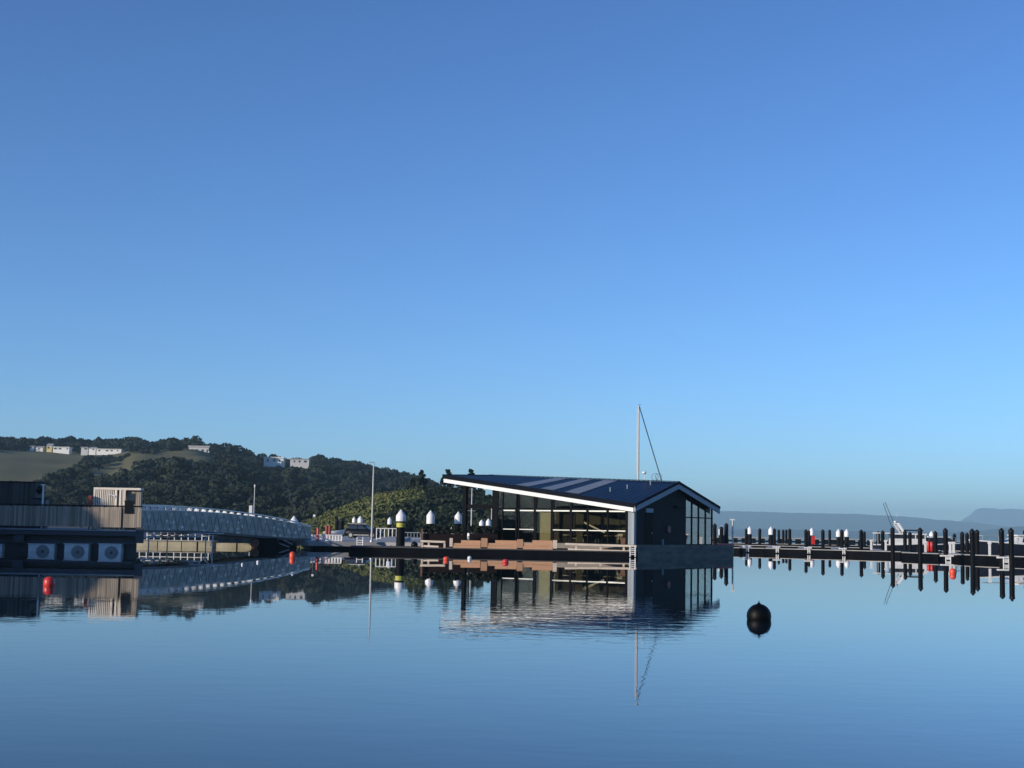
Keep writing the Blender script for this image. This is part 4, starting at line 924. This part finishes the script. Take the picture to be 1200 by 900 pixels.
# furniture inside (things of their own)
def bhw(x, y, z=0.): return C0 + Matrix.Rotation(ANG, 3, 'Z') @ Vector((x, y, z))
def table(px, y, lab, m='white'):
    q = bhw(FX(px), y, FL); r = thing('cafe_table', lab, 'table', q, ANG, 'tables inside the boathouse')
    MB().cyl((0, 0, .7), (0, 0, .74), .42, n=20).build('top', M[m], r); MB().cyl((0, 0, .03), (0, 0, .7), .04, n=8).build('leg', M['dark'], r); MB().cyl((0, 0, 0), (0, 0, .03), .25, n=14).build('base', M['dark'], r)
def chair(px, y, lab, rz, m='black'):
    q = bhw(FX(px), y, FL); r = thing('cafe_chair', lab, 'chair', q, ANG + rz, 'chairs inside the boathouse')
    MB().box(-.22, .22, -.22, .22, .42, .47).build('seat', M[m], r); MB().box(-.22, .22, .2, .24, .5, .9).build('backrest', M[m], r)
    for a in (-1, 1):
        for b in (-1, 1): MB().cyl((a * .18, b * .18, 0), (a * .18, b * .18, .42), .018, n=6).build('leg', M['alu'], r)
table(664, .55, 'pale round table behind the pane right of the beige screen'); table(678, 1.6, 'pale round table left of the middle of the right panes', 'housewhite'); table(706, 1.4, 'pale round table behind the pane right of the middle mullion', 'houseyellow'); table(722, .9, 'pale round table behind the last pane before the grey cladding')
chair(668.5, 1.0, 'pale chair right of the leftmost table indoors', .6, 'housewhite'); chair(683, .8, 'dark chair left of the centre mullion of the right panes', 2.2); chair(697, 1.0, 'dark chair just right of the centre mullion', 1.2); chair(717, 1.7, 'pale chair behind the last mullion', .3, 'housewhite'); chair(727, 1.3, 'dark chair deepest in the right corner indoors', -.8)
q = [bhw(FX(673), 1.9, 2.95), bhw(FX(703), 1.2, 2.05)]  # sloping beam stands in for a rail reflected in the panes
r = thing('rail_reflection', 'white sloping beam standing in for a rail reflection in the right front panes', 'handrail', bhw(FX(703), 1.2, FL)); o_ = bhw(FX(703), 1.2, FL)
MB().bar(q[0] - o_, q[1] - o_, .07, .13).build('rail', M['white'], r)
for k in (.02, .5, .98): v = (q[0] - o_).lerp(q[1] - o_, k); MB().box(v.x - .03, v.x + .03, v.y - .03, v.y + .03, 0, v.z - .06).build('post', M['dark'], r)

# front deck platform
FE = lambda px: 127.2 + (px - 393) / (747 - 393) * (124.15 - 127.2)     # distance of the front edge
fe = [(P(px, 632, FE(px)).x, FE(px)) for px in (409, 747.5)]
bl0 = bhw(-19.6, -.35); br0 = bhw(-.52, -.42)
r = thing('deck_platform', 'low dark floating platform with timber deck in front of the boathouse', 'platform', (fe[1][0], fe[1][1], 0)); ox, oy = fe[1]
poly = [fe[0], fe[1], (br0.x, br0.y), (bl0.x, bl0.y), (P(470, 632, 137).x, 131.8), (fe[0][0], 129.9)]
poly = [(a - ox, b - oy) for a, b in poly]
MB().prism(poly, -.8, .42).build('hull', M['fascia'], r)
MB().prism([(a * .995, b + .06) for a, b in poly[:2]] + poly[2:], .424, .52).build('deck', M['timberdk'], r)
def fpt(px, py, off=0.): p = P(px, py, FE(px) + off); return p
# warm timber seats along the edge
def seat_unit(px0, px1, lab, up0, up1):
    a = fpt(px0, 641, .35); b = fpt(px1, 641, .35); r = thing('timber_bench', lab, 'seat', (a.x, a.y, .52), 0, 'warm timber seats along the platform edge'); o = Vector((a.x, a.y, .52))
    z1 = fpt((px0 + px1) / 2, 636.7, .35).z - .52; z2 = fpt((px0 + px1) / 2, 633.2, .8).z - .52
    d = b - a; d.z = 0; nrm = Vector((0, 1, 0))
    def slab(p, q, y0, y1, za, zb_, nmm, m='warmwood'):
        vs = [p + nrm * y0, q + nrm * y0, q + nrm * y1, p + nrm * y1]; MB().add([v + z_ * za for v in vs] + [v + z_ * zb_ for v in vs], [(3, 2, 1, 0), (4, 5, 6, 7), (0, 1, 5, 4), (1, 2, 6, 5), (2, 3, 7, 6), (3, 0, 4, 7)]).build(nmm, M[m], r)
    zero = Vector((0, 0, 0))
    slab(zero, d, 0, .5, 0, z1 * .55, 'lower_plank'); slab(zero, d, .06, .5, z1 * .58, z1, 'seat_plank')
    slab(d * up0, d * up1, .52, 1.0, .0, z2, 'back_plank')
seat_unit(531, 563, 'left timber seat right of the slatted bench', .28, 1.0); seat_unit(571.5, 605.5, 'middle timber seat between the two square blocks', .25, 1.0); seat_unit(613, 647.5, 'right timber seat in front of the olive screen', .32, 1.0)
for px, wv, lab, yt, m in ((528.7, 3.6, 'grey square post at the left end of the timber seats', 630.6, 'benchwood'), (567.6, 7.4, 'left warm square block between two timber seats', 630.6, 'warmwood'), (609.5, 7.0, 'right warm square block between two timber seats', 632, 'warmwood'), (650.5, 4.6, 'pale square block at the right end of the timber seats', 633, 'benchwood')):
    a = fpt(px, yt, .3); wm_ = wv * FE(px) / F
    r = thing('timber_block', lab, 'block', (a.x, a.y, .52), 0, 'square blocks between the timber seats')
    MB().box(-wm_ / 2, wm_ / 2, 0, .5, .1, a.z - .52).build('block', M[m], r); MB().box(-wm_ / 2 + .05, wm_ / 2 - .05, .05, .45, 0, .1).build('plinth', M['dark'], r)
def bench(px0, px1, yt, yl, lab, legs):
    a = fpt(px0, yt, .25); b = fpt(px1, yt + (px1 - px0) * .033, .25); r = thing('slatted_bench', lab, 'bench', (a.x, a.y, .52), 0, 'long pale benches along the platform edge'); o = Vector((a.x, a.y, .52))
    d = b - a; MB().bar((0, 0, a.z - .52 - .06), (d.x, d.y, b.z - .52 - .06), .45, .17).build('seat', M['benchwood'], r)
    l0 = fpt(px0 + 3, yl, .2) - o; l1 = fpt(px1 - 8, yl + (px1 - px0) * .03, .2) - o
    MB().bar(l0, l1, .12, .15).build('foot_rail', M['benchwood'], r)
    for px in legs:
        k = (px - px0) / (px1 - px0); q = d * k; MB().box(q.x - .08, q.x + .08, q.y - .1, q.y + .1, -.1, a.z - .52 + d.z * k - .15).build('leg', M['benchwood'], r)
bench(493.5, 522, 633.3, 639.8, 'short pale bench at the left end of the platform', (495, 502.5, 521)); bench(662.5, 746, 636.6, 643.6, 'long pale bench along the right half of the platform edge', (675, 704, 731))
ladder(738.6, 744.6, 639.3, 124.0, .05, 'white ladder at the right end of the long pale bench')
a = fpt(736.5, 638, .9); r = thing('storage_box', 'brown timber box at the right end of the platform beside the grey cladding', 'box', (a.x, a.y, .52)); wv = 17 * 125 / F
MB().box(-wv / 2, wv / 2, 0, .8, .05, fpt(736, 630.5, .9).z - .56).build('body', M['boxwood'], r); MB().box(-wv / 2 - .03, wv / 2 + .03, -.03, .83, fpt(736, 630.5, .9).z - .558, fpt(736, 630.5, .9).z - .5).build('lid', M['boxwood'], r)
# planters at the left of the terrace
for px0, px1, D, lab in ((494, 544, 129.5, 'long dark planter of bushy plants behind the short bench'), (550, 583, 132.5, 'dark planter under the open terrace bay')):
    a = P(px0, 633, D); b = P(px1, 633, D); wd = b.x - a.x; r = thing('planter', lab, 'planter', ((a.x + b.x) / 2, D, .52), -.05, 'dark planters on the platform'); hb = P(px0, 625, D).z - .52
    MB().box(-wd / 2, wd / 2, -.3, .3, 0, hb).build('trough', mat('dark_red_trough', (.012, .006, .006), .7, spec=.1), r)
    Q = [clump(90, .12, .5, .8, 5) + np.array([-wd / 2 + .3 + (wd - .6) * i / 9, random.uniform(-.1, .1), hb - .12]) for i in range(10)]
    quads_object('foliage', Q, M['leafplanter'], r)
p = P(494.8, 620, 129); r = thing('planter_post', 'red brown post at the left end of the long planter', 'post', (p.x, 129, .52)); MB().box(-.08, .08, -.08, .08, 0, P(495, 619.5, 129).z - .52).build('shaft', M['boxwood'], r); MB().box(-.1, .1, -.1, .1, P(495, 619.5, 129).z - .52, P(495, 619.5, 129).z - .48).build('cap', M['dark'], r)

# ---------------------------------------------------------------- boats and masts
def yacht(px, D, ymast, lab, L=9., heading=0., stay=None, xoff=0., zfree=1.0, name='yacht', hull='hullwhite', group=None, mr=.09):
    t = P(px, ymast, D); r = thing(name, lab, 'yacht', (t.x, D, 0), heading, group)
    h = hull_mesh(L, L * .31, zfree + .5, -.5, .35); h.v = [(a - xoff, b, c) for a, b, c in h.v]; h.build('hull', M[hull], r)
    MB().lathe([(mr, zfree * .8), (mr, (t.z) * .6), (mr * .7, t.z)], n=10).build('mast', M['mast'], r)
    MB().box(-xoff - L * .25, -xoff + L * .12, -.9, .9, zfree, zfree + .45).build('coachroof', M['hullwhite'], r)
    zb_ = zfree + 1.1; MB().cyl((0, 0, zb_), (-L * .36, 0, zb_ + .05), .06, n=8).build('boom', M['mast'], r)
    MB().cyl((-.0, -.7, t.z * .58), (0, .7, t.z * .58), .02, n=6).build('spreader', M['alu'], r)
    return r, t.z
r, tz = yacht(748.6, 158, 475.5, 'white masted yacht behind the boathouse with a raking backstay', L=11, heading=math.pi, xoff=.6, mr=.11)
MB().tube([(-.05, 0, tz - .05), (-4.6, 0, 1.1)], .055, 6).build('backstay', M['wire'], r)
MB().tube([(.02, 0, tz), (.02, 0, tz + .12), (-.28, 0, tz + .16)], .02, 5).build('wind_vane', M['wire'], r)
MB().box(.17, .21, -.05, .05, 8.5, tz - .35).box(.1, .17, -.03, .03, 8.5, 8.6).build('sail_track', M['white'], r)
for a in [(553.2, 236, 572, 'yacht whose mast stands just right of the outer terrace post', 8, 1.2), (544.3, 250, 577.5, 'yacht whose mast stands just left of the outer terrace post', 8, .4), (576.2, 262, 596, 'far yacht with a short mast in the terrace bay', 8, 2.2)]:
    yacht(a[0], a[1], a[2], a[3], L=a[4], heading=a[5], group='yachts moored beyond the terrace', mr=.11)
def motorboat(px, D, L, heading, lab, hull, H, name='motor_boat', canopy=False, group=None):
    t = P(px, 630, D); r = thing(name, lab, 'boat', (t.x, D, 0), heading, group)
    hull_mesh(L, L * .34, H + .45, -.45, .45).build('hull', M[hull], r)
    hw = L * .17; hv = hull_mesh(L, L * .34, H + .45, -.45, .45).v
    for j in (0, 8):
        MB().tube([Vector(hv[i * 9 + j]) + Vector((0, 0, .03)) for i in range(13)], .075, 7).build('gunwale', M['hullwhite'], r)
    cab = loft([(-L * .3, [(-hw * .75, H), (-hw * .7, H + .9), (hw * .7, H + .9), (hw * .75, H)]), (L * .02, [(-hw * .75, H + .05), (-hw * .66, H + .95), (hw * .66, H + .95), (hw * .75, H + .05)]), (L * .2, [(-hw * .65, H + .1), (-hw * .5, H + .25), (hw * .5, H + .25), (hw * .65, H + .1)])]); cab.sm = [False] * len(cab.sm)
    cab.build('cabin', M['canvas' if canopy else 'hullwhite'], r)
    MB().box(-L * .32, L * .06, -hw * .8, hw * .8, H + .955, H + 1.08).build('cabin_roof', M['hullwhite'], r)
    for s in (-1, 1): MB().add([(-L * .26, s * (hw * .76), H + .3), (L * .0, s * (hw * .745), H + .33), (-L * .02, s * (hw * .70), H + .82), (-L * .26, s * (hw * .725), H + .82)], [(0, 1, 2, 3) if s < 0 else (3, 2, 1, 0)]).build('side_window', M['pane'], r)
    MB().add([(L * .035, -hw * .6, H + .88), (L * .19, -hw * .48, H + .3), (L * .19, hw * .48, H + .3), (L * .035, hw * .6, H + .88)], [(0, 1, 2, 3)]).build('windscreen', M['pane'], r)
    rl = MB(); pts = [(L * x, s * hw * w_, H + .95) for x, w_, s in ((.12, .9, -1), (.3, .72, -1), (.47, .25, -1), (.52, 0, -1), (.47, .25, 1), (.3, .72, 1), (.12, .9, 1))]
    rl.tube(pts, .022, 6)
    for q in pts: rl.cyl((q[0], q[1], H + .1), q, .018, n=6)
    rl.build('bow_rail', M['alu'], r); return r
r = motorboat(1192, 150, 8.4, math.radians(188), 'dark hulled motor boat with white cabin cut by the right edge', 'hullnavy', 1.45)
MB().box(-1.2, -.9, -.5, .5, 2.6, 3.0).build('radar_arch', M['dark'], r)
motorboat(571, 228, 6.5, .15, 'white motor boat under a dark canopy seen through the terrace bay', 'hullwhite', .7, canopy=True)
motorboat(1106, 186, 8, math.radians(10), 'dark covered boat between the red fenders and the left white ladder', 'hullnavy', 1.15, canopy=True)
# sport fishing boat with outriggers
D = 186; fb = thing('fishing_boat', 'white fishing boat with two long raked outrigger poles', 'boat', (P(1062, 630, D).x, D, 0), 0)
fz = lambda py: P(1062, py, D).z
def fxx(px): return P(px, 630, D).x - P(1062, 630, D).x
hull_mesh(8.6, 2.9, 1.45, -.45, .5).build('hull', M['hullnavy'], fb)
MB().box(-3.9, 2.6, -1.3, 1.3, .98, 1.14).build('deck', M['hullwhite'], fb)
MB().box(-2.0, 2.2, -1.1, 1.1, 1.14, fz(631.2)).box(-2.1, 2.3, -1.15, 1.15, fz(626.6), fz(625)).build('cabin', M['hullwhite'], fb)
MB().box(-1.9, 2.1, -1.06, 1.06, fz(631.2), fz(626.6)).build('cabin_windows', M['pane'], fb)
for x in (-1.9, -.4, .9, 2.1): MB().box(x - .06, x + .06, -1.1, 1.1, fz(631.2), fz(626.6)).build('cabin_pillar', M['hullwhite'], fb)
MB().box(-.6, 1.9, -1.0, 1.0, fz(622.3), fz(620.6)).build('flybridge_canopy', M['canvas'], fb)
for x in (-.5, 1.8):
    for s in (-1, 1): MB().cyl((x, s * .9, fz(625)), (x, s * .9, fz(622)), .035, n=6).build('canopy_leg', M['alu'], fb)
for s in (-1, 1):
    MB().bar((fxx(1057.5), s * .95, fz(625)), (fxx(1050.2), s * .8, fz(613.5)), .12, .3).build('arch_leg', M['hullwhite'], fb)
    a = Vector((fxx(1055.0 if s > 0 else 1045.5), s * .9, fz(625))); b = Vector((fxx(1040 if s > 0 else 1032.7), s * 1.1, fz(588.5 if s > 0 else 590.5)))
    MB().tube([a, a.lerp(b, .5), b], .035, 6).build('outrigger', M['wire'], fb)
MB().bar((fxx(1050.2), -.8, fz(613.8)), (fxx(1050.2), .8, fz(613.8)), .2, .12).build('arch_top', M['hullwhite'], fb)
MB().ball((fxx(1049.5), 0, fz(611.8)), .24, .24, .16).build('radar_dome', M['hullwhite'], fb); MB().cyl((fxx(1051.5), 0, fz(613)), (fxx(1051.5), 0, fz(600)), .016, n=6).build('aerial', M['hullwhite'], fb)
MB().box(-4.0, -2.4, -1.2, 1.2, fz(625.8), fz(624.6)).build('cockpit_awning', M['hullwhite'], fb)
for s in (-1, 1): MB().cyl((-3.9, s * 1.1, 1.14), (-3.9, s * 1.1, fz(625.8)), .03, n=6).build('awning_leg', M['alu'], fb)
# red fenders / covers
p = P(1089.5, 640, 164); r = thing('red_fenders', 'pair of red upright fenders on the pontoon right of the fishing boat', 'fenders', (p.x, 164, .5))
for dx in (-.16, .2): MB().lathe([(.06, 0), (.16, .12), (.17, .95), (.08, 1.15)], (dx, 0, 0), 12).build('fender', M['red'], r)

# ---------------------------------------------------------------- right hand walkways
def walkway(a, b, width, lab, name='walkway', z=.5, fh=None, group=None, m='deckgrey', joints=0):
    a = Vector((*a, 0)); b = Vector((*b, 0)); d = (b - a).normalized(); nrm = Vector((-d.y, d.x, 0)); 
    if nrm.y < 0: nrm = -nrm
    L = (b - a).length; r = thing(name, lab, 'pontoon', a, math.atan2(d.y, d.x), group)
    MB().box(0, L, .03, width - .03, -.4, z - .06).build('float', M['fascia'], r)
    MB().box(0, L, .0, .08, -.25, z - .005).box(0, L, width - .08, width, -.25, z - .005).build('fender_strip', M['fascia'], r)
    MB().box(0, L, .0, width, z, z + .07).build('deck', M[m], r)
    return r, nrm
PX = lambda px, D: ((px - 600) / F * D, D)
walkway(PX(859, 168.5), PX(1056, 155), 2.4, 'black sided walkway running right from the boathouse to the first tall pile')
walkway(PX(1057, 148.5), PX(1216, 129.5), 2.2, 'nearest grey walkway behind the row of tall piles at right')
walkway(PX(862, 205), PX(1130, 188), 2.4, 'second grey walkway behind the black sided one')
walkway(PX(858, 246), PX(1120, 232), 2.2, 'third walkway crossing the middle of the marina')
walkway(PX(1100, 176), PX(1230, 166), 2.2, 'grey walkway behind the dark motor boat')
for i, (px0, d0, px1, d1, lab) in enumerate(((880, 170, 884, 203, 'finger pontoon next to the lamp behind the black walkway'), (912, 168, 914, 202, 'finger pontoon second from the lamp behind the black walkway'), (950, 165.5, 950, 199, 'finger pontoon by the pile left of the red panel'), (990, 163, 987, 197, 'finger pontoon below the two neighbouring white caps'), (1040, 159, 1033, 193, 'finger pontoon beside the close pair of piles'), (1128, 140, 1118, 175, 'finger pontoon behind the left white ladder'))):
    a, b = PX(px0, d0), PX(px1, d1); walkway(a, b, 1.4, lab, name='finger_pontoon', group='finger pontoons of the marina', z=.46)
# breakwater far out
r = thing('breakwater', 'long low floating breakwater far behind the marina', 'breakwater', (*PX(838, 425), 0)); x1 = PX(1260, 425)[0] - PX(838, 425)[0]
MB().box(0, x1, 0, 4, -.5, .25).build('base', M['fascia'], r); MB().box(0, x1, -.1, 4.1, .8, 1.15).build('deck', M['deckgrey'], r)
for i in range(40): x = x1 * (i + .5) / 40; MB().box(x - .5, x + .5, .2, 3.8, .25, .8).build('support', M['fascia'], r)
# white ladders
for px, D, lab in ((876, 167, 'white ladder on the black walkway nearest the lamp'), (911, 164.4, 'second white ladder along the black walkway'), (948, 161.8, 'third white ladder along the black walkway'), (989, 159, 'last white ladder along the black walkway before the tall piles')):
    ladder(px - 1.2, px + 1.2, HZ(px) + (CZ - .72) * F / D, D, .1, lab, top_bar=True, rungs=3)
ladder(1108.5, 1114, 651.2, 137.2, -.1, 'larger white ladder with top bar beside the third tall pile', top_bar=True)
ladder(1176, 1182.5, 653.2, 125.0, -.1, 'larger white ladder with top bar between the two rightmost tall piles', top_bar=True)
p = P(1180.6, 640, 126.5); r = thing('power_pedestal', 'white power pedestal beside the rightmost white ladder', 'pedestal', (p.x, 131.2, .57)); MB().box(-.09, .09, -.09, .09, 0, 1.05).build('column', M['white'], r); MB().box(-.13, .13, -.12, .12, 1.05, 1.25).build('head', M['white'], r)
for px, D, lab in ((1021, 172, 'white power pedestal left of the close pair of piles'), (1038, 168, 'white power pedestal right of the close pair of piles'), (1084.5, 158, 'white power pedestal left of the red fenders'), (1113.5, 150, 'left white power pedestal above the left dock ladder'), (1117.5, 152, 'right white power pedestal above the left dock ladder'), (529, 150, 'white service pedestal between the two white capped piles behind the planter')):
    p = P(px, 640, D); r = thing('power_pedestal', lab, 'pedestal', (p.x, D, .5), 0, 'white power pedestals on the pontoons'); MB().box(-.1, .1, -.1, .1, 0, 1.0 if px > 600 else 1.5).build('column', M['white'], r); MB().box(-.15, .15, -.14, .14, 1.0 if px > 600 else 1.5, 1.2 if px > 600 else 1.8).build('head', M['white'], r)
# small dock lamp by the boathouse
p = P(858.6, 608.5, 147); r = thing('dock_lamp', 'slim white T topped lamp at the right end of the boathouse float', 'lamp post', (p.x, 147, 0))
MB().lathe([(.09, -1), (.09, p.z - .1)], n=10).build('pole', M['alu'], r); MB().box(-.26, .2, -.08, .08, p.z - .1, p.z + .02).build('lamp_head', M['white'], r); MB().box(-.1, .02, -.12, -.02, p.z - 1.2, p.z - 1.0).build('junction_box', M['white'], r)
p = P(848, 638, 139); tag(MB().bar((P(839, 632, 139.5).x, 139.5, 1.12), (P(857, 632, 141.5).x, 141.5, 1.12), .35, .14).build('red_boom', M['red'], loc=(p.x, 140, 1.05)), 'dull red float strip lying on the boathouse float corner', 'float strip')
# far white pole behind bridge
p = P(298.6, 571, 172); r = thing('navigation_pole', 'thin white pole standing behind the gangway', 'pole', (p.x, 172, .8)); MB().cyl((0, 0, 0), (0, 0, p.z - .8), .07, .05, n=8).build('shaft', M['mast'], r); MB().cyl((0, 0, p.z - .8), (0, 0, p.z - .5), .09, n=8).build('head', M['white'], r)
p = P(294, 592.5, 171); r = thing('signal_box', 'short white box beside the thin white pole behind the gangway', 'box', (p.x, 171, .8)); MB().box(-.18, .18, -.15, .15, 1.6, p.z - .8).build('body', M['white'], r); MB().box(-.06, .06, -.06, .06, 0, 1.6).build('stand', M['alu'], r)
p = P(368.3, 603.5, 165); r = thing('navigation_pole', 'small pole with white light right of the gangway foot', 'pole', (p.x, 165, .75)); MB().cyl((0, 0, 0), (0, 0, p.z - .95), .04, n=8).build('shaft', M['wire'], r); MB().box(-.12, .12, -.1, .1, p.z - .95, p.z - .7).build('head', M['white'], r)

# ---------------------------------------------------------------- haze: the air of the place
hz_ = MB().box(-20500, 20500, -20200, 20700, -3.2, 370)
hm = bpy.data.materials.new('haze'); hm.use_nodes = True; n = hm.node_tree; n.nodes.remove(n.nodes['Principled BSDF'])
pv = n.nodes.new('ShaderNodeVolumePrincipled'); pv.inputs['Color'].default_value = (.52, .83, 1, 1); pv.inputs['Density'].default_value = 1.05e-4; pv.inputs['Anisotropy'].default_value = 0
n.links.new(pv.outputs[0], n.nodes['Material Output'].inputs['Volume'])
kind(hz_.build('haze', hm), 'stuff')
